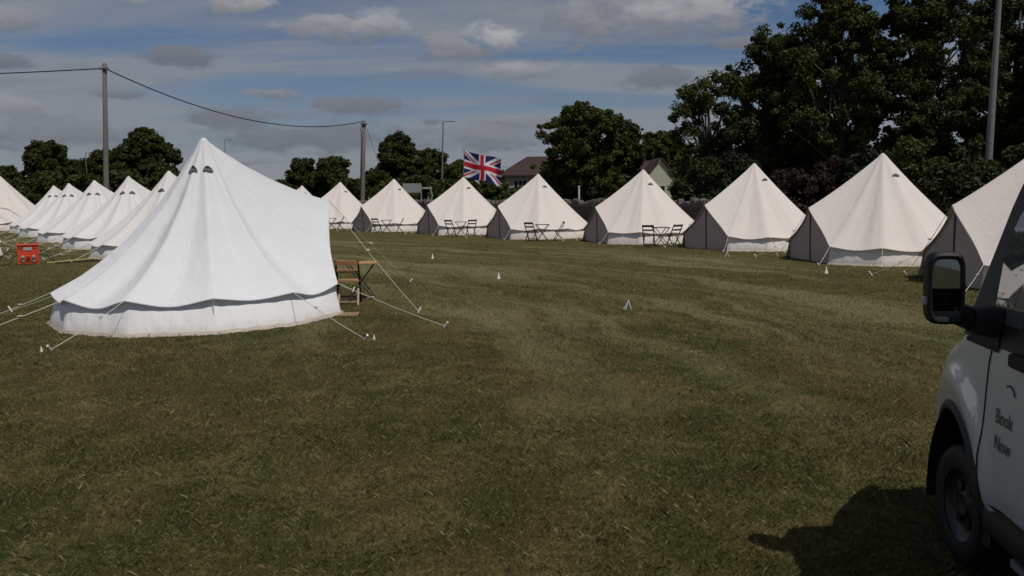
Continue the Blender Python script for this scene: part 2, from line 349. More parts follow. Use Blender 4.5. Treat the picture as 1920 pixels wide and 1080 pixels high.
# ------------------------------------------------------------------ bell tents
TIE_R, TIE_Z, PK_R = 2.62, 0.54, 2.28
def interp(x, xs, ys):
    return float(np.interp(x, xs, ys))
GS, GY = [0, .04, .15, .29, .505, .68, .82, 1.0], [1.0, .925, .765, .575, .347, .198, .098, 0.0]
def gprof(s, k):                          # normalised canopy profile, k = how concave
    return (1-k)*(1-s)**1.06 + k*interp(s, GS, GY)
def make_tent(name, cm, k, pkz, wallmat, seed, pkr=2.24, tz=TIE_Z, lean=.125, sag=.075, tight=1.0, vh=.045, vw=12.5, ropes_few=False, rope_r=.0080, apex=(0, 0), H=3.0, ropes=None, vents=True, seg=10, far=False):
    rnd = random.Random(seed)
    ax, ay = apex
    root = empty(name, (0, 0, 0))
    jit = [rnd.uniform(-.03, .03) for _ in range(13)]; folds = [rnd.uniform(.6, 1.3) for _ in range(13)]
    ph = [rnd.uniform(0, 6.3) for _ in range(6)]
    def bound(th):                        # eave outline: radius and height at azimuth th (degrees, door at 0)
        a = abs((th + 180) % 360 - 180)
        if a < 30:
            v = a/30.0
            x = pkr*(1-v) + TIE_R*math.cos(R(30))*v - 0.07*math.sin(math.pi*v)
            y = TIE_R*math.sin(R(30))*v
            z = pkz + (tz - pkz)*(v**0.84) 
            y *= 1.0
            return math.hypot(x, y), z, math.degrees(math.atan2(y, x)) * (1 if (th+180) % 360-180 >= 0 else -1), 0
        u = (a/30.0) % 1.0; i = int(a//30)
        f = 0.45*4*u*(1-u) + 0.55*math.sin(math.pi*u)**2
        zz = tz + jit[i]*(1-u) + jit[min(i+1, 12)]*u*1.0 - sag*f*folds[i]
        rr = TIE_R*(1 - 0.045*f)
        return rr, zz, th, f
    def surf(u, v):                       # u around, v apex -> eave
        th = -180 + 360*u
        rb, zb, th2, f = bound(th)
        a = abs(th); s = v
        bx, by = rb*math.cos(R(th2)), rb*math.sin(R(th2))
        z = zb + (H - zb)*gprof(s, k if a > 30 else k*(0.75 + 0.25*a/30))
        tight_ = 0.045*tight*f*math.sin(math.pi*min(1, s*1.02))**1.2 * folds[int(a//30) % 13]
        wr = 0.010*math.sin(th*0.62 + ph[0] + 2*s)*s*s + 0.007*math.sin(th*1.45 + ph[1] - 3*s)*s**3
        nearcrease = 0.03*math.exp(-((s-0.80)/0.13)**2)*math.sin(th*0.9+ph[2])*max(0, math.sin(th*.21+ph[3]))
        tk = round(a/30.0)*30.0; dk = a - tk; crease = 0 if a < 20 else .0085*folds[int(tk//30) % 13]*math.exp(-(dk/6.5)**2)*math.sin(dk*1.05 + ph[3] + tk)*math.exp(-((s-.80)/.15)**2)
        edge = math.sin(math.pi*min(1, s))**.5 if s < 1 else 0
        if a < 34: wr *= .25; nearcrease = 0
        q = 1 - tight_*0.9 + (wr + nearcrease*0.5*tight + crease)*edge
        r0 = 0.035
        x = ax*(1-s) + bx*(s*q*(1-r0) + r0*(1 if s < 1 else 1)) ; y = ay*(1-s) + by*(s*q*(1-r0) + r0)
        return (x, y, z - tight_*0.5)
    mb = MB()
    NU, NV = 12*seg, 26 if not far else 16
    us = [i/NU for i in range(NU+1)]
    mb.grid(surf, NU, NV)
    # hem of the canopy: a short turned-down edge, and the peak cap
    def hem(u, v):
        p = Vector(surf(u, 1.0)); d = Vector((p.x, p.y, 0)).normalized()
        return (p.x + d.x*0.004*v, p.y + d.y*0.004*v, p.z - 0.014*v)
    mb.grid(hem, NU, 1)
    top = surf(0, 0)
    mb.tube([(ax, ay, H-0.03), (ax, ay, H+0.035), (ax, ay, H+0.06)], [0.095, 0.06, 0.02], 14)
    mb.build('canopy', cm, root, smooth=True, ang=60)
    # wall
    WR = 2.545
    def wallp(u, v):
        th = 29 + 302*u; a = abs((th+180) % 360-180); w = (a/30.0) % 1.0; f = 4*w*(1-w); i = int(a//30)
        zt = bound(th)[1] + 0.05; z = zt*(1-v) + 0.0*v
        slack = f*(0.05*math.sin(math.pi*v)*folds[i]) + 0.012*math.sin(th*1.7 + ph[4] + 4*v)*v + 0.016*math.sin(th*.9 + ph[5] - 5*v)*math.sin(math.pi*v)
        r = WR*(1 - 0.034*f) + slack*.3 + lean*v - 0.035
        return (r*math.cos(R(th)), r*math.sin(R(th)), z)
    w = MB(); w.grid(wallp, 10*seg if not far else 60, 9); w.build('wall', wallmat, root, smooth=True)
    def hemp(u, v):
        th = 29 + 302*u; p = wallp(u, 1.0); d = Vector((p[0], p[1])).normalized()
        o = 0.012 + 0.030*v + 0.012*math.sin(th*1.3)*v
        return (p[0] + d.x*o, p[1] + d.y*o, 0.055*(1-v) + 0.004 + 0.008*math.sin(th*.8))
    h = MB(); h.grid(hemp, 96, 2); h.build('groundsheet_edge', HEM, root, smooth=True)
    # door wall under the raised front edge
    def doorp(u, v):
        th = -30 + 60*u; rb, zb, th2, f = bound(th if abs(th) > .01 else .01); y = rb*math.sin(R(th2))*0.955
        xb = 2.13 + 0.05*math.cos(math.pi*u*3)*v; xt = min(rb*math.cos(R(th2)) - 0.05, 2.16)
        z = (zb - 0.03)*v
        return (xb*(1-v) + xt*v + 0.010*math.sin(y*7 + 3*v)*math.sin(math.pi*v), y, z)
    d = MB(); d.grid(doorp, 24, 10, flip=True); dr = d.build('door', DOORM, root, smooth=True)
    z_ = MB()
    for i in range(9):
        va, vb = i/9*.96, (i+1)/9*.96
        pa, pb = doorp(.5, va), doorp(.5, vb)
        z_.bar((pa[0]+.014, 0, pa[2]), (pb[0]+.014, 0, pb[2]), 0.045, 0.012, up=(1, 0, 0))
    z_.build('zip', ZIP, dr)
    fl = MB(); ep = []
    for q_ in range(15):
        th_ = (.5 + 28.5*q_/14); rb_, zb_, t_, f_ = bound(th_ if pkz < 1.7 else -th_); ep.append((rb_*math.cos(R(t_))*.992, rb_*math.sin(R(t_))*.992, zb_ - .022))
    fl.tube(ep, [.030 - .018*abs(q_-5)/9 for q_ in range(15)], 7); fl.build('rolled_flap', cm, root, smooth=True)
    # canopy vents: half-moon mesh openings with a hood
    if vents:
        for va in (-123, -85, 95, 150) if vents == 1 else vents:
            v_ = MB(); base = []
            s0 = 0.205 if vw < 12.8 else 0.130
            def sp(da, ds, off):
                th = va + da; p = Vector(surf(((th+180) % 360)/360.0, s0 + ds)); c_ = Vector((ax*(1-s0), ay*(1-s0), 0))
                dd = Vector((p.x-c_.x, p.y-c_.y, 0)).normalized(); return (p.x + dd.x*off, p.y + dd.y*off, p.z + off*.6)
            n = 10; arc = []
            for j in range(n+1):
                q = -1 + 2*j/n; arc.append((q*vw, -vh*math.sqrt(max(0, 1-q*q))))
            vs = [sp(a_, s_, 0.020 + .030*(1-abs(a_)/vw)) for j, (a_, s_) in enumerate(arc)] + [sp(a_*.98, 0.003, 0.016 + .02*(1-abs(a_)/vw)) for a_, s_ in arc[::-1]]
            hood = [sp(a_, s_, 0.035 if 0 < j < n else 0.008) for j, (a_, s_) in enumerate(arc)]
            v_.add(vs, [tuple(range(len(vs)))])
            v_.build('vent', MESHM, root)
    # guy ropes and pegs
    far_ropes = ropes_few; rr_ = .0055 if far_ropes else rope_r
    for kx in range(1, 12):
        th = 30*kx
        if ropes and kx in ropes:
            if isinstance(ropes[kx], Vector): pr, pz, dth = math.hypot(ropes[kx].x, ropes[kx].y), .03, math.degrees(math.atan2(ropes[kx].y, ropes[kx].x)) - th
            else: pr, pz, dth = ropes[kx]
        else: pr, pz, dth = (3.35 if far_ropes else 3.95) + rnd.uniform(-.25, .25), 0.03, rnd.uniform(-5, 5)
        rb, zb, t2, f = bound(th); a0 = R(t2)
        p0 = Vector((rb*math.cos(a0), rb*math.sin(a0), zb)); a1 = R(th + dth); p1 = Vector((pr*math.cos(a1), pr*math.sin(a1), pz))
        rp = MB(); pts = []
        for j in range(7):
            q = j/6; p = p0.lerp(p1, q); p.z -= 0.05*4*q*(1-q)*(.5 if pr > 3 else 0); pts.append(p)
        rp.tube(pts, rr_, 5)
        if pr > 3:
            m_ = p0.lerp(p1, .35); rp.box(m_, (.07, .03, .014), Matrix.Rotation(a1, 3, 'Z'))
        ro = rp.build('guy_rope', ROPE, root)
        pg = MB(); out = Vector((math.cos(a1), math.sin(a1), 0))
        pg.tube([p1 - out*0.03 + Vector((0, 0, -.03)), p1 + out*0.03 + Vector((0, 0, .05)), p1 + out*0.05 + Vector((0, 0, .065))], [.012, .012, .018], 6)
        pg.build('peg', PEG, ro)
    p0 = Vector((pkr, 0, pkz))
    for sgn in ((-1,) if far_ropes else (-1, 1)):
        a1 = R(-38) if far_ropes else R(17*sgn); pr = 2.9 if far_ropes else 4.75; p1 = Vector((pr*math.cos(a1), pr*math.sin(a1), .03))
        if ropes and sgn in ropes.get('peak', {}): p1 = Vector(ropes['peak'][sgn])
        if ropes and ropes.get('nopeak'): continue
        rp = MB(); rp.tube([p0.lerp(p1, q/6) - Vector((0, 0, .05*4*q/6*(1-q/6))) for q in range(7)], rr_, 5)
        m_ = p0.lerp(p1, .45); rp.box(m_ + Vector((0, 0, -.02)), (.08, .035, .03), Matrix.Rotation(a1, 3, 'Z'))
        ro = rp.build('guy_rope', ROPE, root)
        pg = MB(); pg.tube([p1 + Vector((-.02, 0, -.03)), p1 + Vector((.03, 0, .05)), p1 + Vector((.05, 0, .065))], [.012, .012, .018], 6); pg.build('peg', PEG, ro)
    return root

def door_yaw(x, y, alpha, side):          # door faces screen side (-1 left, +1 right), alpha degrees towards the camera
    b_ = math.atan2(x, y)
    right = math.atan2(-math.sin(b_), math.cos(b_))     # world angle of "right" seen from the camera
    return right - R(alpha) if side > 0 else right + math.pi + R(alpha)

GT_R = 'cream bell tents in the curved row beyond the open grass'
GT_L = 'white bell tents in the left hand row'
# the big one at the front left
X0, Y0 = -5.38, 14.0
yaw = door_yaw(X0, Y0, -2, 1)
def nl(x, y):                            # a ground point seen from the near tent's own axes
    dx, dy = x - X0, y - Y0; return Vector(((dx*math.cos(yaw) + dy*math.sin(yaw))/.915, (-dx*math.sin(yaw) + dy*math.cos(yaw))/.915, .03))
near = make_tent('bell_tent', WHITE, 1.05, 1.95, WALLW, 3, pkr=2.40, lean=.165, sag=.105, tight=.8, apex=(0.10, 0.0), H=3.0, seg=14, vents=(-84, -122, 60, 130), vh=.017, vw=12.9,
                 ropes={9: (2.56, 0.02, 0), 10: nl(-2.06, 11.05), 8: nl(-6.18, 10.54), 11: nl(-1.03, 12.1), 7: (4.6, .03, 0), 'peak': {1: nl(-2.38, 18.69), -1: nl(-1.62, 13.73)}}, rope_r=.0050)
near.location = (X0, Y0, 0); near.rotation_euler = (0, 0, yaw); near.scale = (.915, .915, 1)
tag(near, 'large white bell tent nearest the camera, with half-moon vents below its peak', 'tent')

# curved row: (px of centre, distance, door turn towards camera, variant, label)
tA = make_tent('bell_tent', CREAM, 0.16, 1.56, WALLC, 11, tz=.49, lean=.10, tight=.05, vh=.016, ropes_few=True, vents=(92,), seg=14)
tB = make_tent('bell_tent', CREAM, 0.22, 1.53, WALLC, 23, tz=.47, lean=.10, tight=.05, vh=.016, ropes_few=True, vents=(96,), seg=14)
tE = make_tent('bell_tent', CREAM, 0.12, 1.58, WALLC, 53, tz=.50, lean=.10, tight=.05, vh=.016, ropes_few=True, vents=(88,), seg=14)
tF = make_tent('bell_tent', CREAM, 0.20, 1.50, WALLC, 67, tz=.48, lean=.10, tight=.05, vh=.016, ropes_few=True, vents=(94,), seg=14)
RING = [
    (1992, 17.0, 33, 'A', 'cream bell tent at far right partly hidden behind the white van'),
    (1650, 23.6, 32, 'B', 'large cream bell tent just left of the van mirror'),
    (1412, 29.7, 43, 'E', 'cream bell tent under the big trees, a small white marker on the grass before it'),
    (1206, 34.4, 28, 'F', 'cream bell tent in front of the gable house, with a bistro set at its right'),
    (1011, 39.0, 31, 'A', 'cream bell tent immediately right of the flag, with a bistro set before its middle'),
    (872, 44.0, 30, 'E', 'cream bell tent directly below the flag, with a bistro set in front of it'),
    (743, 49.0, 30, 'F', 'cream bell tent just right of the slim utility pole, with a bistro set'),
    (643, 54.5, 30, 'B', 'cream bell tent between the big white tent edge and the slim utility pole'),
    (572, 66.0, 20, 'A', 'cream bell tent tip showing over the right slope of the big white tent')]
usedv = set()
for px, d, al, vr, lab in RING:
    proto = {'A': tA, 'B': tB, 'E': tE, 'F': tF}[vr]
    o = proto if vr not in usedv else copy_tree(proto); usedv.add(vr)
    x, y = at(px, d); 
    o.location = (x, y, 0); o.rotation_euler = (0, 0, door_yaw(x, y, al, -1)); tag(o, lab, 'tent', GT_R)
    q = random.Random(int(px)); o.scale = (1.04, 1.04, 1.08) if px == 1992 else (q.uniform(.985, 1.02), q.uniform(.985, 1.02), q.uniform(.985, 1.015))

# left hand row: doors face away to the right
tC = make_tent('bell_tent', OFFW, 0.62, 1.75, WALLW, 31, tight=.6, vh=.025, apex=(.15, 0), vents=(-85, -125), seg=10)
tD = make_tent('bell_tent', OFFW, 0.72, 1.75, WALLW, 37, tight=.6, vh=.025, apex=(.15, 0), vents=(-85, -125), seg=10)
LEFT = [
    (318, 29.5, 'C', 1.0, 'white bell tent mostly hidden behind the left slope of the big white tent'),
    (244, 35.5, 'D', 1.0, 'white bell tent just right of the wooden utility pole on the left'),
    (181, 41.5, 'C', 1.0, 'white bell tent whose peak stands just left of the wooden utility pole'),
    (134, 48.0, 'D', 1.0, 'white bell tent third from the left edge of the view'),
    (106, 54.0, 'C', 1.0, 'small looking distant white bell tent second from the left edge of the view'),
    (-146, 29.5, 'D', 1.0, 'white bell tent cut off by the left edge, only its eave tip showing')]
usedv = set()
for px, d, vr, sc, lab in LEFT:
    proto = tC if vr == 'C' else tD
    o = proto if vr not in usedv else copy_tree(proto); usedv.add(vr)
    x, y = at(px, d); o.location = (x, y, 0); o.rotation_euler = (0, 0, door_yaw(x, y, -8, 1)); o.scale = (sc, sc, sc); tag(o, lab, 'tent', GT_L)
o = copy_tree(tA); x, y = at(12, 59.0); o.location = (x, y, 0); o.rotation_euler = (0, 0, door_yaw(x, y, -20, -1)); o.scale = (1.28, 1.28, 1.27)
tag(o, 'tall cream bell tent at the far left edge, behind the white row', 'tent')

# ------------------------------------------------------------------ bistro sets
def make_chair(wm, fm, lm):
    r = empty('folding_chair', (0, 0, 0))            # faces +X, back at -X
    s = MB()
    for i in range(5): s.box((-.14 + .075*i, 0, .45), (.06, .40, .018), bev=.004)
    s.bar((-.17, -.19, .435), (.19, -.19, .435), .02, .02); s.bar((-.17, .19, .435), (.19, .19, .435), .02, .02)
    s.build('seat', wm, r)
    b_ = MB()
    b_.box((-.235, 0, .80), (.018, .43, .085), Matrix.Rotation(R(-9), 3, 'Y'), bev=.005)
    b_.box((-.215, 0, .66), (.018, .40, .035), Matrix.Rotation(R(-9), 3, 'Y'), bev=.004)
    b_.build('backrest', wm, r)
    for sg in (-1, 1):
        f = MB(); f.bar((-.245, .205*sg, .845), (.21, .205*sg, .0), .022, .036, up=(0, 1, 0)); 
        f.build('leg', fm, r)
        f = MB(); f.bar((.17, .178*sg, .445), (-.22, .178*sg, .0), .020, .032, up=(0, 1, 0)); f.build('leg', lm, r)
    for a_, b_ in (((.155, -.2, .10), (.155, .2, .10)), ((-.17, -.178, .06), (-.17, .178, .06)), ((-.125, -.2, .62), (-.125, .2, .62))):
        k = MB(); k.bar(a_, b_, .02, .03); k.build('stretcher', lm, r)
    return r
def make_table(wm, fm):
    r = empty('folding_table', (0, 0, 0)); s = MB()
    for i in range(7): s.box((0, -.255 + .085*i, .725), (.60, .075, .018), bev=.004)
    s.box((-.26, 0, .705), (.03, .56, .02)); s.box((.26, 0, .705), (.03, .56, .02))
    s.build('tabletop', wm, r)
    for sg in (-1, 1):
        for sy in (-1, 1):
            f = MB(); f.bar((.26*sg, .24*sy - .02*sg*sy, .70), (-.26*sg, .24*sy - .02*sg*sy, 0), .022, .032, up=(0, 1, 0)); f.build('leg', fm, r)
    for a_, b_ in (((.19, -.24, .08), (.19, .24, .08)), ((-.19, -.22, .08), (-.19, .22, .08)), ((0, -.24, .36), (0, .24, .36))):
        k = MB(); k.bar(a_, b_, .02, .03); k.build('stretcher', fm, r)
    return r
ch = make_chair(WOOD, DMETAL, PWOOD)
ch.location = (-3.09, 15.05, 0); ch.rotation_euler = (0, 0, R(97)); tag(ch, 'orange brown wooden folding chair beside the entrance of the big white tent', 'chair')
tb = make_table(WOOD, DWOOD); tb.location = (-2.98, 15.75, 0); tb.rotation_euler = (0, 0, R(8)); tag(tb, 'wooden folding table just behind the orange brown chair by the big white tent', 'table')
dch = make_chair(DWOOD, DWOOD, DWOOD); dtb = make_table(DWOOD, DWOOD); first = True
SETS = [  # px of table, distance, (chair px, dx from table, yaw deg)..., label tail
    (1240, 30.6, [(-.50, -.22, 72), (.48, -.15, 118)], 'by the tent before the gable house'),
    (1018, 35.2, [(-.50, -.10, 60), (.72, .05, 186)], 'by the tent right of the flag'),
    (866, 40.3, [(-.52, -.1, 62), (.52, -.1, 112)], 'by the tent below the flag'),
    (727, 45.0, [(-.52, -.1, 64), (.72, .0, 184)], 'by the tent right of the slim pole'),
    (624, 50.5, [(-.62, .1, 10), (.55, .05, 185)], 'far behind the big white tent edge')]
for px, d, chs, tail in SETS:
    x, y = at(px, d)
    tt = dtb if first else copy_tree(dtb); tt.location = (x, y, 0); tt.rotation_euler = (0, 0, R(5)); tag(tt, 'dark folding table ' + tail, 'table', 'dark folding tables by the tents')
    for i, (dx, dy, yw) in enumerate(chs):
        c = dch if (first and i == 0) else copy_tree(dch)
        c.location = (x + dx, y + dy, 0); c.rotation_euler = (0, 0, R(yw))
        tag(c, ('dark folding chair left of its table ' if i == 0 else 'dark folding chair right of its table ') + tail, 'chair', 'dark folding chairs by the tents')
    first = False
# door mat
m = MB(); m.box((0, 0, .008), (.75, .40, .016), bev=.004); o = m.build('door_mat', MATW); o.location = (-3.02, 13.6, 0.004); o.rotation_euler = (0, 0, R(4))
tag(o, 'brown coir mat on the grass outside the big white tent', 'mat')

# ------------------------------------------------------------------ small white markers on the grass
MK = mat('white_marker', (0.70, 0.70, 0.66), 0.6)
def marker(x, y, s, rz, kind, label):
    m = MB()
    if kind == 'a':   # folded triangular sheet standing like an A-frame
        T = .008
        for sg in (-1, 1):
            a, b2, c = Vector((sg*.055, 0, 0)), Vector((0, 0, .17)), Vector((sg*.055, .10, 0))
            m.bar(a, b2, .012, .012); 
            m.add([(sg*.055, 0, 0), (0, 0, .17), (sg*.05, .10, 0), (sg*.055-T*sg, 0, 0), (-T*sg*.2, 0, .165), (sg*.05-T*sg, .10, 0)], [(0, 1, 2), (5, 4, 3), (0, 3, 4, 1), (1, 4, 5, 2), (2, 5, 3, 0)])
    else:
        m.tube([(0, 0, 0), (.005, 0, .06), (0, 0, .16)], [.045, .028, .006], 10)
    o = m.build('ground_marker', MK); o.location = (x, y, 0); o.rotation_euler = (0, 0, rz); o.scale = (s, s, s); tag(o, label, 'marker', 'small white markers standing on the grass')
marker(2.03, 13.86, 1.0, .4, 'a', 'white folded triangular marker in the middle of the field, nearest the camera')
marker(-.32, 19.29, 1.0, 2, 'c', 'white cone marker on the grass below the flag, farther than the folded one')
marker(-2.57, 25.94, 1.0, 1, 'c', 'tiny white marker far across the grass between the flag and the big white tent')
marker(6.77, 25.08, 1.05, .2, 'a', 'small white marker on the grass before the tent in front of the big trees')
marker(7.73, 19.58, 1.1, 1, 'c', 'thin white marker on the grass before the tent left of the van mirror')
marker(-1.96, 11.16, .5, 1, 'c', 'tiny white peg top standing by the rope right of the big white tent')
marker(-6.31, 10.55, .5, 1, 'c', 'tiny white peg top standing by the rope in front of the big white tent')

# ------------------------------------------------------------------ power distribution box
pb = empty('power_box', (-15.6, 25.8, 0), R(-58 + 90 - 30), 'orange red power distribution box with sockets and black cables on the grass', 'power box')
pb.rotation_euler = (0, 0, R(30))
m = MB(); m.box((0, 0, .36), (.56, .36, .50), bev=.02); m.box((0, 0, .625), (.62, .42, .035), bev=.01); m.build('case', RED, pb)
m = MB()
for sx in (-1, 1):
    for sy in (-1, 1): m.box((.27*sx, .17*sy, .345), (.05, .05, .69), bev=.008)
m.box((0, -.17, .04), (.5, .04, .04)); m.box((0, .17, .04), (.5, .04, .04)); m.build('frame', RED, pb)
m = MB(); m.box((0, -.187, .50), (.24, .014, .10), bev=.004); m.build('breaker_window', GREYP, pb)
for sx in (-.20, .20):
    m = MB(); m.tube([(sx-.06, -.19, .585), (sx-.05, -.225, .585), (sx+.05, -.225, .585), (sx+.06, -.19, .585)], .009, 6); m.build('handle', BLACK, pb)
for i, sx in enumerate((-.15, 0, .15)):
    m = MB(); m.tube([(sx, -.18, .25), (sx, -.24, .24), (sx, -.26, .235)], [.045, .05, .04], 12); m.build('socket', GREYP if i != 1 else RED, pb)
for i, sx in enumerate((-.15, .15)):
    m = MB(); m.tube([(sx, -.18, .13), (sx, -.225, .12)], [.035, .038], 12); m.build('socket', GREYP, pb)
for k, pts in enumerate([[(-.28, 0, .38), (-.5, 0, .44), (-.72, -.05, .3), (-.82, -.1, .05), (-.8, -.3, .012), (-1.6, -.5, .012), (-3.2, -.2, .012)],
                         [(.28, 0, .4), (.45, 0, .44), (.6, -.1, .35), (.72, -.15, .08), (.85, -.2, .012), (1.6, .1, .012), (2.6, .4, .012)],
                         [(.28, 0, .3), (.5, .05, .30), (.62, 0, .12), (.8, -.35, .012), (1.3, -.5, .012), (2.0, -.2, .012)],
                         [(-.28, 0, .3), (-.42, -.05, .26), (-.5, -.15, .06), (-.7, -.5, .012), (-1.5, -.9, .012)]]):
    m = MB(); m.tube(pts, .015, 6); m.build('cable', BLACK, pb, smooth=True)
def rope(pts, m_, label, r=.012):
    m = MB(); m.tube(pts, r, 5); o = m.build('rope', m_); tag(o, label, 'rope')
rope([(-14.9, 25.6, .05), (-14.0, 26.6, .10), (-13.2, 27.7, .25), (-12.9, 28.1, .34)], YROPE, 'yellow guy rope running from beside the orange red box to the tent behind', .016)

# ------------------------------------------------------------------ poles, cables, lamps
def utility_pole(x, y, h, r, lean, label, wall=False):
    p = empty('utility_pole', (x, y, 0), 0, label, 'utility pole'); p.rotation_euler = (0, lean, 0)
    m = MB(); m.tube([(0, 0, -.3), (0, 0, h*.5), (0, 0, h-.06), (0, 0, h)], [r*1.12, r, r*.82, r*.55], 14); m.build('post', POLEW, p, smooth=True, ang=50)
    m = MB(); m.box((0, -.02, h-.35), (r*2.6, r*2.6, .06)); m.tube([(-.3, -r, h-.42), (.3, -r, h-.42)], .03, 6)
    m.tube([(r*1.2, 0, h-.4), (r*1.2, 0, h-.22)], .05, 8); m.build('cable_bracket', GALV, p)
    if wall:
        m = MB(); m.tube([(-r*1.0, -r*.9, 0), (-r*1.0, -r*.9, h*.35), (-r*.95, -r*.9, h-1.2), (-r*1.5, -r*.9, h-.9), (-r*.8, -r*.6, h-.5)], .035, 6); m.build('conduit', BLACK, p)
    return p
P1 = (at(198, 53.0)[0] + .1, 53.0); h1 = zpx(198, 127, 53.0)
utility_pole(P1[0]+.10, P1[1], h1, .16, R(3.2), 'tall dark wooden utility pole at left behind the white tents')
P2 = (at(680, 80.0)[0], 80.0); h2 = zpx(683, 230, 80.0)
utility_pole(P2[0]+.10, P2[1], h2, .21, R(3.0), 'slim grey utility pole standing between two tents right of the big white tent', True)
def line(a, b_, sag, label, r=.022):
    a, b_ = Vector(a), Vector(b_); m = MB(); pts = []
    for i in range(33):
        q = i/32; p = a.lerp(b_, q); p.z -= sag*4*q*(1-q); pts.append(p)
    m.tube(pts, r, 6); tag(m.build('overhead_cable', BLACK, None, smooth=True), label, 'cable')
T1 = (P1[0]+.70, P1[1], h1-.35); T2 = (P2[0]+.55, P2[1], h2-.1)
line(T1, T2, 1.75, 'black overhead cable sagging between the two utility poles', .04)
line(T1, (at(-900, 56)[0], 56, zpx(0, 135, 56) + .2), .55, 'black overhead cable running from the left utility pole out of view', .035)
line((T2[0]+.3, T2[1], h2-.8), (T2[0]+2.6, T2[1]+3, .4), .2, 'thin stay wire slanting down from the slim utility pole', .02)

def lamp_post(x, y, h, lean, r, arm, label, dark=False):
    p = empty('street_lamp', (x, y, 0), 0, label, 'street lamp', 'street lamps beyond the field'); p.rotation_euler = (0, lean, 0)
    m = MB(); m.tube([(0, 0, 0), (0, 0, .9), (0, 0, 1.0), (0, 0, h)], [r*1.5, r*1.5, r, r*.6], 10); m.tube([(0, 0, h-.02), (arm*.4, 0, h+.05), (arm, 0, h+.04)], r*.5, 6); m.build('post', GALV, p)
    m = MB(); m.box((arm*1.25, 0, h+.04), (abs(arm)*.8, .3, .10), bev=.03); m.build('lamp_head', GALV, p)
d = 92; lamp_post(at(828, d)[0]+.1, d, zpx(830, 232, d), R(2.5), .11, .8, 'tall slim street lamp left of the flag')
d = 95; lamp_post(at(177, d)[0]-.2, d, zpx(177, 290, d), R(0), .07, .5, 'short thin street lamp left of the wooden utility pole')
d = 110; lamp_post(at(433, d)[0]-.2, d, zpx(433, 266, d), R(1), .07, .55, 'distant street lamp showing above the slope of the big white tent')
# tall grey floodlight mast on the right
d = 34.0; x, y = at(1852, d)
p = empty('lamp_mast', (x-.15, y, 0), 0, 'tall tapering grey metal mast rising in front of the big trees at right', 'mast'); p.rotation_euler = (0, R(.6), 0)
m = MB(); m.tube([(0, 0, 0), (0, 0, 1.3), (0, 0, 1.35), (0, 0, 14)], [.21, .21, .16, .075], 16); m.build('post', GALV, p, smooth=True, ang=40)
m = MB(); m.box((0, 0, 13.9), (1.6, .1, .1)); 
for sx in (-.6, .6): m.box((sx, -.15, 13.75), (.5, .25, .3), bev=.03)
m.build('floodlight', GALV, p)
m = MB(); m.tube([(0, 0, 0), (0, 0, 2.9)], [.05, .05], 8); m.box((0, 0, 2.93), (.14, .14, .05)); o = m.build('marker_post', mat('white_paint', (.62, .62, .6), .6)); o.location = (*at(1087, 47), 0)
o.scale = (1, 1, .85); tag(o, 'white post standing by the stone wall under the round tree', 'post')

# ------------------------------------------------------------------ flag
d = 56.0; fx, fy = at(874, d); topz = zpx(876, 283, d)
fr = empty('flagpole', (fx - .18, fy, 0), 0, 'slim pole flying a red white and blue Union flag above the tents', 'flag'); fr.rotation_euler = (0, R(2.2), 0)
m = MB(); m.tube([(0, 0, 0), (0, 0, topz)], [.035, .022], 8); m.tube([(0, 0, topz), (0, 0, topz+.05)], [.04, .03], 8); m.build('pole', GALV, fr)
FW, FH = 2.75, 1.80
def flagcol(u, v):                      # u along the fly, v up; proportions 2:1 of a union flag
    X, Y = (u-.5)*60, (v-.5)*30
    if abs(X) < 3 or abs(Y) < 3: return 2
    if abs(X) < 5 or abs(Y) < 5: return 1
    n = math.hypot(30, 15); s1 = (X*15 - Y*30)/n; s2 = (X*15 + Y*30)/n   # distance to the two diagonals
    # red strips are pinwheel-offset inside white
    if X < 0:
        if Y < 0 and -2 < s1 < 0: return 2
        if Y > 0 and -2 < s2 < 0: return 2
    else:
        if Y > 0 and 0 < s1 < 2: return 2
        if Y < 0 and 0 < s2 < 2: return 2
    if abs(s1) < 3 or abs(s2) < 3: return 1
    return 0
NUF, NVF = 150, 84
mb = MB()
def flagp(u, v):
    w = .13*math.sin(u*8.5 + v*1.2)*u**.5 + .05*math.sin(u*19 - v*3)*u
    x = u*FW*.95 + .04*math.sin(v*5)*u; z = topz - .05 - FH*(1-v) - u*.60 - .10*math.sin(u*5.5 + .3) * u - (.14*u*(1-v))*math.sin(u*9)
    return (x + .03*math.sin(v*7)*u, w*1.6 - u*.5, z)
mb.grid(flagp, NUF, NVF)
for k in range(len(mb.f)):
    j, i = divmod(k, NUF); mb.m[k] = flagcol((i+.5)/NUF, (j+.5)/NVF)
mb.build('flag', [mat('flag_blue', (.012, .018, .085), .8, spec=.2), mat('flag_white', (.62, .62, .66), .8, spec=.2), mat('flag_red', (.42, .015, .03), .8, spec=.2)], fr, smooth=True)

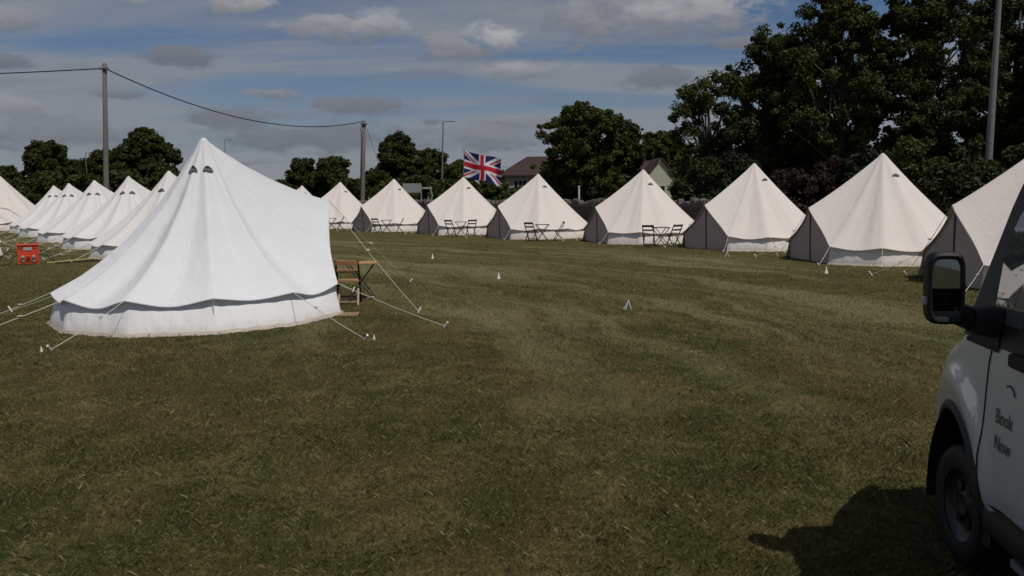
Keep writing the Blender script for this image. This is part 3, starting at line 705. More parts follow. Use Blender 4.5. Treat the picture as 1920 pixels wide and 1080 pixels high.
# ------------------------------------------------------------------ stone wall with upright coping stones, rail fence, hedge
STONE = mat('dark_rubble_stone', (.075, .055, .045), .95, var=.45, vscale=5, bump=1.0, bscale=7, stretch=(1, 1, 2.2))
COPE = mat('pale_coping_stone', (.115, .10, .09), .95, var=.35, vscale=3, bump=.5, bscale=20)
rnd = random.Random(5)
wr = empty('stone_wall', (4.0, 46.5, 0), 0, 'low dark rubble stone wall with jagged upright coping stones behind the curved row of tents', 'wall')
path = [(-7.5, 61.5), (-2.5, 54), (3.2, 47.0), (8.2, 40.2), (9.9, 37.6)]
pc = [Vector((px_-4.0, py_-46.5)) for px_, py_ in path]
mw = MB(); mc = MB()
for a, b_ in zip(pc, pc[1:]):
    dv = b_ - a; ln = dv.length; dn = dv.normalized(); rot = Matrix.Rotation(math.atan2(dn.y, dn.x), 3, 'Z')
    nn = int(ln/.55)
    nrm = Vector((-dn.y, dn.x))
    mw.box(((a.x+b_.x)/2, (a.y+b_.y)/2, .71), (ln+.1, .42, 1.42), rot)
    nst = int(ln/.30)      # protruding face stones
    for row in range(6):
        q = rnd.uniform(0, .2)
        while q < ln-.3:
            w_ = rnd.uniform(.22, .6); c = a + dn*(q+w_/2); dd = rnd.uniform(.43, .50)
            mw.box((c.x, c.y, .12+.235*row), (w_-.02, dd, .215), rot, bev=.02); q += w_
    q = 0
    while q < ln:
        w_ = rnd.uniform(.05, .15); h_ = rnd.uniform(.12, .42); c = a + dn*(q+w_/2)
        mc.box((c.x, c.y, 1.42 + h_/2 - .02), (w_-.012, rnd.uniform(.3, .42), h_), rot @ Matrix.Rotation(rnd.uniform(-.45, .45), 3, 'Y'), bev=.03); q += w_
mw.build('masonry', STONE, wr); mc.build('coping', COPE, wr)

fe = empty('rail_fence', (*at(690, 62), 0), R(-6), 'pale post and rail fence behind the tents at the foot of the slim utility pole', 'fence')
FP = mat('weathered_pale_timber', (.27, .25, .21), .9, var=.3)
for i in range(9):
    m = MB(); m.box((-4.4 + 1.55*i, 0, 1.0), (.11, .11, 2.0), bev=.01); m.build('post', FP, fe)
for z_ in (1.25, 1.72):
    m = MB(); m.box((1.8, -.07, z_), (12.6, .04, .11)); m.build('rail', FP, fe)
sg_ = empty('sign_board', (*at(784, 66), 0), R(10), 'grey sign board with pale boom behind the tent right of the slim utility pole', 'sign')
m = MB(); m.tube([(-.6, 0, 0), (-.6, 0, 3.0)], .05, 8); m.tube([(.4, 0, 0), (.4, 0, 3.0)], .05, 8); m.build('post', FP, sg_)
m = MB(); m.box((-.35, -.08, 2.72), (1.5, .05, .75), bev=.01); m.build('panel', mat('grey_sign', (.22, .22, .22), .6), sg_)
m = MB(); m.tube([(1.1, -.1, 1.2), (1.3, -.1, 2.1), (1.1, -.1, 2.75)], .06, 6); m.box((.9, -.1, 2.72), (.8, .06, .16)); m.bar((.9, -.12, 1.55), (3.2, -.12, 1.9), .05, .12); m.build('boom', FP, sg_)

# ------------------------------------------------------------------ houses
ROOF = mat('red_brown_tiles', (.032, .013, .011), .85, var=.35, vscale=3, bump=.8, bscale=9, stretch=(1, 1, 3))
REND = mat('pale_render', (.30, .29, .255), .9, var=.1)
REND2 = mat('cream_render', (.42, .42, .32), .9, var=.08)
GLS = mat('window_glass', (.02, .022, .025), .1, spec=.8)
WFR = mat('white_frame', (.5, .5, .5), .6)
def window(parent, x, y, z, w, h, n=2):
    f = MB()
    f.box((x, y-.03, z + h/2), (w+.12, .08, .07)); f.box((x, y-.03, z - h/2), (w+.16, .12, .07))
    for k in range(n+1): f.box((x - w/2 + w*k/n, y-.03, z), (.06, .08, h))
    fo = f.build('window', WFR, parent)
    p_ = MB(); p_.box((x, y-.012, z), (w, .03, h)); p_.build('pane', GLS, fo)
d = 92; hx, hy = at(1015, d)
H1 = empty('house', (hx, hy, 0), R(6), 'pale rendered house with red brown hipped roof left of the round tree', 'house')
we = zpx(980, 330, d); wt = zpx(1000, 296, d)
m = MB(); m.box((0, 4, we/2), (8.2, 8, we)); m.build('wall', REND, H1)
m = MB(); ov = .45
e = [(-4.1-ov, -ov, we), (4.1+ov, -ov, we), (4.1+ov, 8+ov, we), (-4.1-ov, 8+ov, we), (-1.0, 4, wt+.2), (1.4, 4, wt+.2)]
m.add(e, [(0, 1, 5, 4), (1, 2, 5), (2, 3, 4, 5), (3, 0, 4), (3, 2, 1, 0)])
m.box((0, -ov-.02, we-.06), (8.2+2*ov, .06, .16)); m.build('roof', ROOF, H1)
window(H1, -2.3, 0, we-1.1, 1.5, 1.1, 3); window(H1, 1.3, 0, we-1.1, 1.5, 1.1, 3); window(H1, -2.3, 0, we-3.8, 1.7, 1.2, 3)
m = MB(); m.box((2.6, 5.5, wt+.6), (.7, .7, 2.4), bev=.02); m.build('chimney', mat('brick', (.16, .06, .045), .9), H1)
m = MB(); m.box((-5.6, 3, 1.5), (3.0, 5, 3.0)); m.add([(-7.2, .4, 3.0), (-4.1, .4, 3.0), (-4.1, .4, 5.0), (-7.2, 5.6, 3.0), (-4.1, 5.6, 3.0), (-4.1, 5.6, 5.0)], [(0, 1, 2), (3, 5, 4), (0, 2, 5, 3), (1, 4, 5, 2), (0, 3, 4, 1)], 1); m.build('lean_to', [REND, ROOF], H1)
d = 84; hx, hy = at(1238, d)
H2 = empty('house', (hx, hy, 0), R(0), 'house with pale gable wall and dark red roof between the big trees', 'house')
gx = 2.4; we = zpx(1240, 352, d); wt = zpx(1240, 300, d)
m = MB(); m.add([(-gx, 0, 0), (gx, 0, 0), (gx, 0, we), (0, 0, wt), (-gx, 0, we), (-gx, 9, 0), (gx, 9, 0), (gx, 9, we), (0, 9, wt), (-gx, 9, we)],
               [(0, 1, 2, 3, 4), (9, 8, 7, 6, 5), (0, 5, 6, 1), (1, 6, 7, 2), (4, 9, 5, 0), (2, 7, 8, 3), (3, 8, 9, 4)]); m.build('wall', REND2, H2)
m = MB()
def slab(p0, p1, y0, y1, th=.16):
    a, b_ = Vector((p0[0], 0, p0[1])), Vector((p1[0], 0, p1[1])); n = Vector((-(b_-a).z, 0, (b_-a).x)).normalized()*th
    if n.z < 0: n = -n
    v = []
    for y_ in (y0, y1):
        for p in (a, b_, b_+n, a+n): v.append((p.x, y_, p.z))
    m.add(v, [(0, 1, 2, 3), (7, 6, 5, 4), (0, 4, 5, 1), (1, 5, 6, 2), (2, 6, 7, 3), (3, 7, 4, 0)])
slab((0.0, wt+.02), (-gx-.3, we-.25), -.25, 9.2); slab((0.05, wt+.02), (gx+.3, we-.25), -.25, 9.2); m.build('roof', ROOF, H2)
m = MB(); m.box((-4.2, 5, we/2), (3.6, 7, we)); m.build('side_wall', REND2, H2)
m = MB(); m.add([(-6.2, 1.2, we), (-.2, 1.2, we), (-.2, 8.8, we), (-6.2, 8.8, we), (-5.6, 5, wt), (-.1, 5, wt+.02)], [(0, 1, 5, 4), (2, 3, 4, 5), (3, 0, 4), (1, 2, 5), (3, 2, 1, 0)]); m.build('side_roof', ROOF, H2)
window(H2, 0, 0, we-.4, 1.0, 1.1, 2)

# ------------------------------------------------------------------ trees
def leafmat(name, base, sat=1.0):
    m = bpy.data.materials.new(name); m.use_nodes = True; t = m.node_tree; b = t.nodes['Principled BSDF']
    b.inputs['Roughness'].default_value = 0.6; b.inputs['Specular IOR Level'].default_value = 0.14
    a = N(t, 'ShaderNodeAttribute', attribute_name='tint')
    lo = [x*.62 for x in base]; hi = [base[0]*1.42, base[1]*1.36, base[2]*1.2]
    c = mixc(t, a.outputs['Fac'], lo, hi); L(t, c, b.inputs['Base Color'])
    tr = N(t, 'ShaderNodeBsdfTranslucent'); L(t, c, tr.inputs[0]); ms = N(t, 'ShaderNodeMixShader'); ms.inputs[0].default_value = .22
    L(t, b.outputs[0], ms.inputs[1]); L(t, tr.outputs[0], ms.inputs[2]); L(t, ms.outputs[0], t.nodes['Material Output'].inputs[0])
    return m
LG = leafmat('dark_green_leaves', (.040, .051, .012)); LM = leafmat('mid_green_leaves', (.054, .067, .014)); LH = leafmat('hedge_leaves', (.028, .038, .012)); LL = leafmat('light_green_leaves', (.055, .075, .018))
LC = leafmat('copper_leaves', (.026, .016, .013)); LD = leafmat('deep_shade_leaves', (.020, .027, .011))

def leaf_mesh(centres, radii, per, size, mtl, g, squash=.8):
    centres = np.array(centres); radii = np.array(radii); n = len(centres)*per
    cnt = np.maximum(6, (per*np.minimum(1.0, (radii/np.median(radii))**1.6)).astype(int)); ci = np.repeat(np.arange(len(centres)), cnt); n = len(ci)
    d = g.normal(size=(n, 3)); d /= np.linalg.norm(d, axis=1)[:, None]
    rr = g.uniform(.15, 1, n)**.55
    p = centres[ci] + d*(radii[ci]*rr)[:, None]*np.array([1, 1, squash])
    nrm = d*0.6 + g.normal(size=(n, 3))*.6 + np.array([0, 0, .35]); nrm /= np.linalg.norm(nrm, axis=1)[:, None]
    t1 = np.cross(nrm, g.normal(size=(n, 3))); t1 /= np.linalg.norm(t1, axis=1)[:, None]; t2 = np.cross(nrm, t1)
    s = size*g.uniform(.6, 1.35, n)[:, None]
    v = np.stack([p - t1*s*.62, p + t2*s*.36 - t1*s*.05, p + t1*s*.62, p - t2*s*.36 + t1*s*.05], 1).astype(np.float32)
    me = bpy.data.meshes.new('crown'); me.vertices.add(n*4); me.vertices.foreach_set('co', v.reshape(-1))
    me.loops.add(n*4); me.loops.foreach_set('vertex_index', np.arange(n*4, dtype=np.int32))
    me.polygons.add(n); me.polygons.foreach_set('loop_start', np.arange(0, n*4, 4, dtype=np.int32)); me.update(calc_edges=True)
    tint = np.clip(g.uniform(0, 1, len(centres))[ci]*.55 + g.uniform(0, 1, n)*.45, 0, 1)
    at = me.attributes.new('tint', 'FLOAT', 'POINT'); at.data.foreach_set('value', np.repeat(tint, 4).astype(np.float32))
    me.materials.append(mtl); return me

def make_tree(name, h, w, seed, mtl, label, cat='tree', group=None, trunk_h=.22, nlobe=9, per=170, leaf=.24, clump=1.0, dens=1.0, x=0, y=0, low=.18, limbs=True, depth=None, core=True, depth_k=1.0):
    g = np.random.default_rng(seed); rw = w/2; rd = (depth or w*depth_k)/2
    root = empty(name, (x, y, 0), 0, label, cat, group)
    zc_, zr = h*(1+low)/2, h*(1-low)/2
    cents = []; rads = []
    # main lobes, arranged within an egg-shaped envelope
    lobes = []
    for i in range(nlobe):
        a = 2.4*i + g.uniform(-.4, .4); q = (i+.5)/nlobe; zz = zc_ + zr*(2*q-1)*.72
        prof = math.sqrt(max(.05, 1-((zz-zc_)/zr)**2)); rr = prof*g.uniform(.30, .62)
        lobes.append((Vector((math.cos(a)*rr*rw, math.sin(a)*rr*rd, zz)), rw*g.uniform(.34, .50)*(.75+.25*prof), zr*g.uniform(.24, .36)))
    lobes.append((Vector((0, 0, h - zr*.36)), rw*.42, zr*.36))
    lobes += [(Vector((0, 0, zc_ - zr*.25)), rw*.50, zr*.42)] if core else []
    for c, lr, lz in lobes:
        n = max(6, int(dens*16*(lr*lr*lz/(clump**3))**.67))
        for _ in range(n):
            d_ = g.normal(size=3); d_ /= np.linalg.norm(d_); q = g.uniform(.35, 1.0)**.5
            p = np.array(c) + d_*q*np.array([lr, lr*rd/rw, lz])
            if p[2] < h*low*.8: p[2] = h*low*.8 + g.uniform(0, .5)
            p[2] = min(p[2], h - clump*.35)
            cents.append(p); rads.append(clump*g.uniform(.28, .80))
            if g.uniform() < .16:        # a spray that sticks out of the crown
                o_ = np.array(c) + d_*np.array([lr, lr*rd/rw, lz])*g.uniform(1.05, 1.30)
                if h*low < o_[2] < h: cents.append(o_); rads.append(clump*g.uniform(.16, .34))
    me = leaf_mesh(cents, rads, per, leaf, mtl, g)
    link('crown', me, root)
    tm = MB(); r0 = max(.12, h*.026)
    tp = [Vector((0, 0, -.1)), Vector((g.uniform(-.1, .1), g.uniform(-.1, .1), h*trunk_h)), Vector((g.uniform(-.04, .04)*w, g.uniform(-.04, .04)*w, h*.55)), Vector((g.uniform(-.05, .05)*w, 0, h*.86))]
    tm.tube(tp, [r0*1.3, r0, r0*.55, r0*.12], 9)
    if limbs:
        idx = g.choice(len(cents), size=min(len(cents), 46), replace=False)
        for k in idx:
            c = Vector(cents[k]); f = g.uniform(.0, 1.0); base = tp[1].lerp(tp[2], f) if c.z > h*.4 else tp[1].lerp(tp[2], f*.4)
            if base.z > c.z - .2: base = tp[1]*1.0
            mid = base.lerp(c, .5) + Vector((g.uniform(-.3, .3), g.uniform(-.3, .3), .25*(c-base).length*.35))
            rr = r0*g.uniform(.22, .42); tm.tube([base, base.lerp(mid, .5) + Vector((0, 0, .1)), mid, c], [rr, rr*.8, rr*.55, rr*.15], 5, cap=False)
    tm.build('trunk', BARK, root, smooth=True)
    return root

def tree_px(px, top, wpx, d, seed, mtl, label, name='tree', **kw):
    x, y = at(px, d); h = zpx(px, top, d)
    return make_tree(name, h, wpx*d/FPX, seed, mtl, label, x=x, y=y, **kw)
GB = 'big trees behind the tents on the right'; GC = 'trees beyond the field in the middle'; GLf = 'trees beyond the tents on the left'
# right hand mass
tree_px(1325, 138, 170, 50, 1, LM, 'leafy tree forming the lower left shoulder of the big trees', 'broadleaf_tree', group=GB, core=False, dens=.38, depth_k=.55, per=215, leaf=.14, clump=.85, low=.12)
tree_px(1445, 52, 215, 47, 2, LG, 'big dark tree second from the left among the tall trees', 'broadleaf_tree', group=GB, core=False, dens=.39, depth_k=.5, per=230, leaf=.14, clump=.80, low=.15, nlobe=12)
tree_px(1565, -20, 260, 45, 3, LM, 'very tall tree in the middle of the big trees, cut by the top edge', 'broadleaf_tree', group=GB, core=False, dens=.39, depth_k=.5, per=230, leaf=.14, clump=.80, low=.18, nlobe=13)
tree_px(1722, -45, 290, 44, 4, LG, 'very tall tree with open branches showing sky just left of the grey mast', 'broadleaf_tree', group=GB, core=False, per=215, leaf=.14, clump=.76, low=.2, nlobe=13, dens=.29, depth_k=.45)
tree_px(1890, -30, 290, 46, 5, LG, 'very tall tree behind the grey mast at the right edge', 'broadleaf_tree', group=GB, core=False, dens=.39, depth_k=.5, per=230, leaf=.14, clump=.80, low=.18, nlobe=13)
tree_px(2080, -60, 320, 42, 6, LM, 'tall tree standing outside the right edge above the van', 'broadleaf_tree', group=GB, per=110, leaf=.28, clump=1.1, low=.15)
# round tree
tree_px(1092, 194, 178, 58, 8, LM, 'round crowned green tree right of the flag above the tents', 'broadleaf_tree', group=GC, dens=.6, depth_k=.7, per=210, leaf=.15, clump=.72, low=.14, nlobe=12)
tree_px(1166, 228, 78, 62, 9, LG, 'smaller tree leaning against the right side of the round crowned tree', 'broadleaf_tree', group=GC, per=130, leaf=.24, clump=.8, low=.12)
tree_px(1245, 246, 110, 100, 10, LM, 'distant tree between the round tree and the big trees, above the red roof', 'broadleaf_tree', group=GC, per=180, leaf=.25, clump=.95, low=.1)
tree_px(1226, 252, 115, 96, 11, LM, 'tree whose high crown fills the gap between the round tree and the big trees', 'broadleaf_tree', group=GC, per=190, leaf=.24, clump=.95, low=.1)
# middle
tree_px(752, 253, 105, 92, 12, LG, 'pointed dark tree between the slim utility pole and the street lamp', 'broadleaf_tree', group=GC, per=190, leaf=.24, clump=.95, low=.08, nlobe=11)
tree_px(806, 282, 110, 96, 13, LG, 'lower dark tree behind the street lamp left of the flag', 'broadleaf_tree', group=GC, per=180, leaf=.24, clump=.95, low=.05)
tree_px(866, 303, 80, 88, 14, LM, 'small bushy tree behind the flagpole', 'broadleaf_tree', group=GC, per=180, leaf=.24, clump=.9, low=.05)
tree_px(710, 322, 90, 86, 15, LG, 'low bushy tree just right of the slim utility pole', 'broadleaf_tree', group=GC, per=170, leaf=.24, clump=.9, low=.04)
tree_px(573, 300, 82, 102, 16, LG, 'small dark tree farthest left of the two behind the big white tent slope', 'broadleaf_tree', group=GC, per=180, leaf=.25, clump=1.0, low=.05)
tree_px(628, 297, 84, 100, 17, LG, 'dark rounded tree left of the slim utility pole', 'broadleaf_tree', group=GC, per=180, leaf=.25, clump=1.0, low=.05)
# left
tree_px(90, 266, 105, 104, 20, LG, 'dark conical tree on the far left behind the tents', 'broadleaf_tree', group=GLf, per=190, leaf=.25, clump=.95, low=.06)
tree_px(145, 302, 110, 106, 21, LG, 'lower spreading tree right of the conical tree at far left', 'broadleaf_tree', group=GLf, per=170, leaf=.25, clump=.95, low=.05)
tree_px(18, 314, 60, 110, 22, LG, 'low rounded tree at the left edge of the view', 'broadleaf_tree', group=GLf, per=170, leaf=.25, clump=1.0, low=.05)
tree_px(283, 243, 125, 98, 23, LG, 'large rounded dark tree between the wooden pole and the big white tent', 'broadleaf_tree', group=GLf, per=190, leaf=.24, clump=.95, low=.06, nlobe=12)
tree_px(212, 283, 95, 99, 24, LG, 'dark tree right behind the wooden utility pole', 'broadleaf_tree', group=GLf, per=180, leaf=.25, clump=.95, low=.05)

# shrubs and understorey, each its own plant
def shrub(px, top, wpx, d, seed, mtl, label, group, **kw):
    a = dict(per=190, leaf=.155, clump=.7, low=.04, nlobe=7, limbs=False, trunk_h=.2, dens=1.1); a.update(kw)
    return tree_px(px, top, wpx, d, seed, mtl, label, 'shrub', cat='shrub', group=group, **a)
GU = 'dark bushes under the big trees'
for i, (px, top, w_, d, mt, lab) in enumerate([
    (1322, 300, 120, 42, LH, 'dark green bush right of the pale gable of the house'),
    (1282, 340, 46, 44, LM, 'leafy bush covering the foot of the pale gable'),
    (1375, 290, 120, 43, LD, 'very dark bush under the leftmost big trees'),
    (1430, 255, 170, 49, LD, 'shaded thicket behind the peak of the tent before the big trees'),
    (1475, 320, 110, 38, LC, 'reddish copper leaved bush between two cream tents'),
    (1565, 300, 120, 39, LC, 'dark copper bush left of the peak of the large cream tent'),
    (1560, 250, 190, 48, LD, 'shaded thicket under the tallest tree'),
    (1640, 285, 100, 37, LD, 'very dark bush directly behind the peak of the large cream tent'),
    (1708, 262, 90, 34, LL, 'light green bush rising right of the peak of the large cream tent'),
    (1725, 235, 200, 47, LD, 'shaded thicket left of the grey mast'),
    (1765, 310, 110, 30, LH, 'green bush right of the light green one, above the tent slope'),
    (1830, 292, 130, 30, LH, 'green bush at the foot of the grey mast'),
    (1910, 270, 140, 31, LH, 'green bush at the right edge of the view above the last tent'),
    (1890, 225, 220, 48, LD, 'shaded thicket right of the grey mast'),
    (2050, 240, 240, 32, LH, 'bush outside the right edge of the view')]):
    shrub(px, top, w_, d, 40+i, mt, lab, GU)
GM = 'bushes along the far side of the field'
for i, (px, top, w_, d, mt, lab) in enumerate([
    (930, 338, 110, 72, LL, 'light green bush in front of the lean-to below the flag'),
    (1000, 352, 100, 66, LM, 'low green bush in front of the house left of the round tree'),
    (1075, 300, 120, 62, LD, 'dark bush under the round crowned tree'),
    (1130, 312, 100, 62, LG, 'dark green bush right of the white post'),
    (1185, 352, 50, 60, LM, 'low bush behind the peak of the tent before the gable house'),
    (850, 340, 90, 74, LG, 'dark bush behind the tent below the flag'),
    (790, 332, 110, 76, LG, 'dark bush behind the grey sign board'),
    (735, 340, 90, 74, LM, 'low bush right of the slim utility pole behind the rail fence'),
    (660, 338, 100, 84, LG, 'low bush left of the slim utility pole behind the rail fence'),
    (530, 340, 80, 100, LG, 'low bush showing above the slope of the big white tent')]):
    shrub(px, top, w_, d, 70+i, mt, lab, GM, leaf=.26, clump=.85)
GLb = 'bushes behind the left hand row of tents'
for i, (px, top, w_, d, lab) in enumerate([
    (20, 338, 130, 84, 'bush behind the leftmost tall cream tent'), (95, 325, 120, 86, 'bush below the conical tree at far left'), (170, 330, 120, 86, 'bush left of the foot of the wooden utility pole'),
    (240, 320, 120, 84, 'bush right of the foot of the wooden utility pole'), (315, 310, 110, 86, 'bush just left of the peak of the big white tent'), (-50, 330, 120, 84, 'bush outside the left edge of the view')]):
    shrub(px, top, w_, d, 90+i, LG, lab, GLb, leaf=.30, clump=1.0)
# far-off wood on the horizon: one mass
g = np.random.default_rng(99); cs = []; rs = []
for k in range(620):
    px = g.uniform(-500, 2400); d = g.uniform(135, 160); x, y = at(px, d); hh = zpx(px, 352 - 12*math.sin(px*.009) - 8*math.sin(px*.031) - (14 if 480 < px < 560 else 0), d)
    cs.append((x, y, g.uniform(.6, max(1.5, hh-1)))); rs.append(g.uniform(1.6, 2.6))
tag(link('woodland', leaf_mesh(cs, rs, 90, .75, LD, g)), 'far-off line of dark woodland along the horizon', 'woodland', kind='stuff')

# ------------------------------------------------------------------ van
PAINT = bpy.data.materials.new('white_van_paint'); PAINT.use_nodes = True; t = PAINT.node_tree; b = t.nodes['Principled BSDF']
b.inputs['Roughness'].default_value = .35; b.inputs['Coat Weight'].default_value = 1.0; b.inputs['Coat Roughness'].default_value = .04
c = N(t, 'ShaderNodeTexCoord').outputs['Object']; sp = N(t, 'ShaderNodeSeparateXYZ'); L(t, c, sp.inputs[0])
dirt = math_(t, 'MULTIPLY', math_(t, 'SUBTRACT', 1.0, ss(t, math_(t, 'ADD', sp.outputs[2], math_(t, 'MULTIPLY', noise(t, c, 3, 5), .5)), .55, 1.15)), .5)
L(t, mixc(t, dirt, (.56, .57, .58), (.33, .32, .30)), b.inputs['Base Color'])
CLAD = mat('black_cladding', (.018, .018, .018), .55, var=.2, bump=.2, bscale=200)
VGL = mat('tinted_glass', (.36, .37, .37), .015, metal=.75, spec=1.0, var=.02)
MIRR = mat('mirror_glass', (.55, .60, .62), .01, metal=1.0, var=.01)
HUB = mat('grey_hubcap', (.016, .016, .017), .4, metal=.3)  # grey hub coloured near black to imitate the shadow inside the arch
LENS = mat('lamp_lens', (.35, .35, .37), .1, spec=.8)
AMB = mat('amber_lens', (.35, .10, .01), .2)
van = empty('van', (0, 0, 0), 0, 'white van at the right edge with large black door mirror and Book Now lettering', 'van')
hd = R(8.0); X0v = 2.4
fw = Vector((math.sin(hd), math.cos(hd), 0)); rt = Vector((math.cos(hd), -math.sin(hd), 0))
van.location = rt*2.74 + fw*X0v; van.rotation_euler = (0, 0, math.pi/2 - hd)
def lx(x): return x - X0v                 # features are given by their distance ahead of the photographer
XF, XR = 5.25, -.62; WX, AR, AH = 4.42, .345, .51
def halfw(x, z):
    w_ = 1.0
    if x > 4.2: w_ -= .36*((x-4.2)/(XF-4.2))**2.4
    if x < XR+.3: w_ -= .05*((XR+.3-x)/.3)**2
    if z > 1.20: w_ -= .115*(z-1.20) + .03*max(0, z-2.0)
    if z < .55: w_ -= .06*((.55-z)/.3)
    if z > .5:
        rr = math.sqrt(((x-WX)/AR)**2 + ((z-.34)/AH)**2); w_ += .030*math.exp(-((rr-1.30)/.17)**2)
    w_ += .018*math.sin(max(0, min(1, (z-.5)/.8))*math.pi)
    return w_
def topz_(x):
    return interp(x, [XR, XR+.15, 3.2, 3.6, 3.84, 3.98, 4.08, 4.2, 4.34, 4.48, 4.75, 5.05, 5.19, XF], [2.42, 2.5, 2.48, 2.42, 2.30, 2.15, 1.97, 1.70, 1.38, 1.25, 1.16, 1.02, .90, .62])
def botz(x):
    z = .33
    for wx in (WX, .65):
        dx = abs(x-wx)
        if dx < AR: z = max(z, .34 + AH*math.sqrt(1 - (dx/AR)**2))
    return z
xs = sorted(set([round(XR + (XF-XR)*i/170, 4) for i in range(171)] + [WX-AR+1e-3, WX+AR-1e-3, .65-AR+1e-3, .65+AR-1e-3]))
KS, KC = 18, 8
def section(x):
    zb, zt = botz(x), topz_(x); rc = min(.16, (zt-zb)*.35); pts = []
    for k in range(KS+1):
        z = zb + (zt-rc-zb)*k/KS; pts.append((halfw(x, z), z))
    y0, z0 = pts[-1]
    for k in range(1, KC+1):
        a = math.pi/2*k/KC; pts.append((y0 - rc*(1-math.cos(a)), z0 + rc*math.sin(a)*.92))
    ye, ze = pts[-1]
    for k in range(1, 7): pts.append((ye*(1-k/6), ze + .03*math.sin(math.pi/2*k/6)))
    return pts
body = MB(); secs = [section(x) for x in xs]; K = len(secs[0])
vs = []
for x, s_ in zip(xs, secs):
    full = [(y, z) for y, z in s_] + [(-y, z) for y, z in s_[-2::-1]]
    vs += [(lx(x), y, z) for y, z in full]
K2 = 2*K-1; fs = []
for i in range(len(xs)-1):
    for j in range(K2-1): fs.append((i*K2+j, i*K2+j+1, (i+1)*K2+j+1, (i+1)*K2+j))
fs.append(tuple(range(K2-1, -1, -1))); fs.append(tuple((len(xs)-1)*K2 + j for j in range(K2)))
body.add(vs, fs); body.build('body', PAINT, van, smooth=True, ang=40)
# underbody and wheel housings
m = MB(); m.box((lx(2.4), 0, .42), (5.5, 1.2, .34)); m.box((lx(2.45), 0, .50), (2.7, 1.86, .22)); m.box((lx(4.30), 0, .9), (1.3, 1.15, .6)); m.build('underbody', BLACK, van)
for wx in (WX, .65):
    for sy in (1, -1):
        def lin(u, v, wx=wx, sy=sy):
            a = math.pi*(1.12*u - .06); y = (halfw(wx, .8) - .012 - .36*v)
            return (lx(wx) + (AR+.002)*math.cos(a), sy*y, .34 + (AH+.002)*math.sin(a))
        m = MB(); m.grid(lin, 24, 3); m.build('wheel_liner', BLACK, van, smooth=True)
        # black arch flare
        def flare(u, v, wx=wx, sy=sy):
            a = math.pi*(1.10*u - .05); r_ = .050*v - .004; x = wx + (AR+r_)*math.cos(a); z = .34 + (AH+r_)*math.sin(a)
            return (lx(x), sy*(halfw(x, max(z, .34)) + .022*math.sin(math.pi*min(1, .25 + .75*v))), z)
        m = MB(); m.grid(flare, 40, 4); m.build('arch_trim', CLAD, van, smooth=True)
        w = empty('wheel', (lx(wx), sy*(.855), .325)); w.scale = (.935, 1, .935); w.parent = van
        tm = MB(); prof = [(.205, .105), (.25, .115), (.315, .112), (.340, .09), (.345, 0), (.340, -.09), (.315, -.112), (.205, -.105)]
        n = 36; v_ = []; f_ = []
        for j in range(n):
            a = 2*math.pi*j/n
            for r_, y_ in prof: v_.append((r_*math.cos(a), y_, r_*math.sin(a)))
        q = len(prof)
        for j in range(n):
            for k in range(q-1): f_.append((j*q+k, j*q+k+1, ((j+1) % n)*q+k+1, ((j+1) % n)*q+k))
        tm.add(v_, f_); tm.build('tyre', BLACK, w, smooth=True, ang=50)
        rm = MB()
        for j in range(n):
            pass
        rp = [(.0, .075), (.06, .085), (.075, .07), (.15, .06), (.19, .085), (.208, .10)]
        v_ = []; f_ = []
        for j in range(n):
            a = 2*math.pi*j/n
            for r_, y_ in rp: v_.append((r_*math.cos(a), sy*y_, r_*math.sin(a)))
        q = len(rp)
        for j in range(n):
            for k in range(q-1): f_.append((j*q+k, j*q+k+1, ((j+1) % n)*q+k+1, ((j+1) % n)*q+k))
        rm.add(v_, f_)
        for j in range(6):
            a = 2*math.pi*j/6; rm.tube([(.11*math.cos(a), sy*.064, .11*math.sin(a)), (.11*math.cos(a), sy*.08, .11*math.sin(a))], .03, 8)
        rm.build('rim', HUB, w, smooth=True, ang=40)
def skin(xa, xb, z0, z1, off, nx=30, nz=10, sy=1):
    m_ = MB()
    def f(u, v):
        x = xa + (xb-xa)*u; lo, hi = z0(x) if callable(z0) else z0, z1(x) if callable(z1) else z1
        z = lo + (hi-lo)*v; return (lx(x), sy*(halfw(x, z) + off), z)
    m_.grid(f, nx, nz, flip=sy > 0); return m_
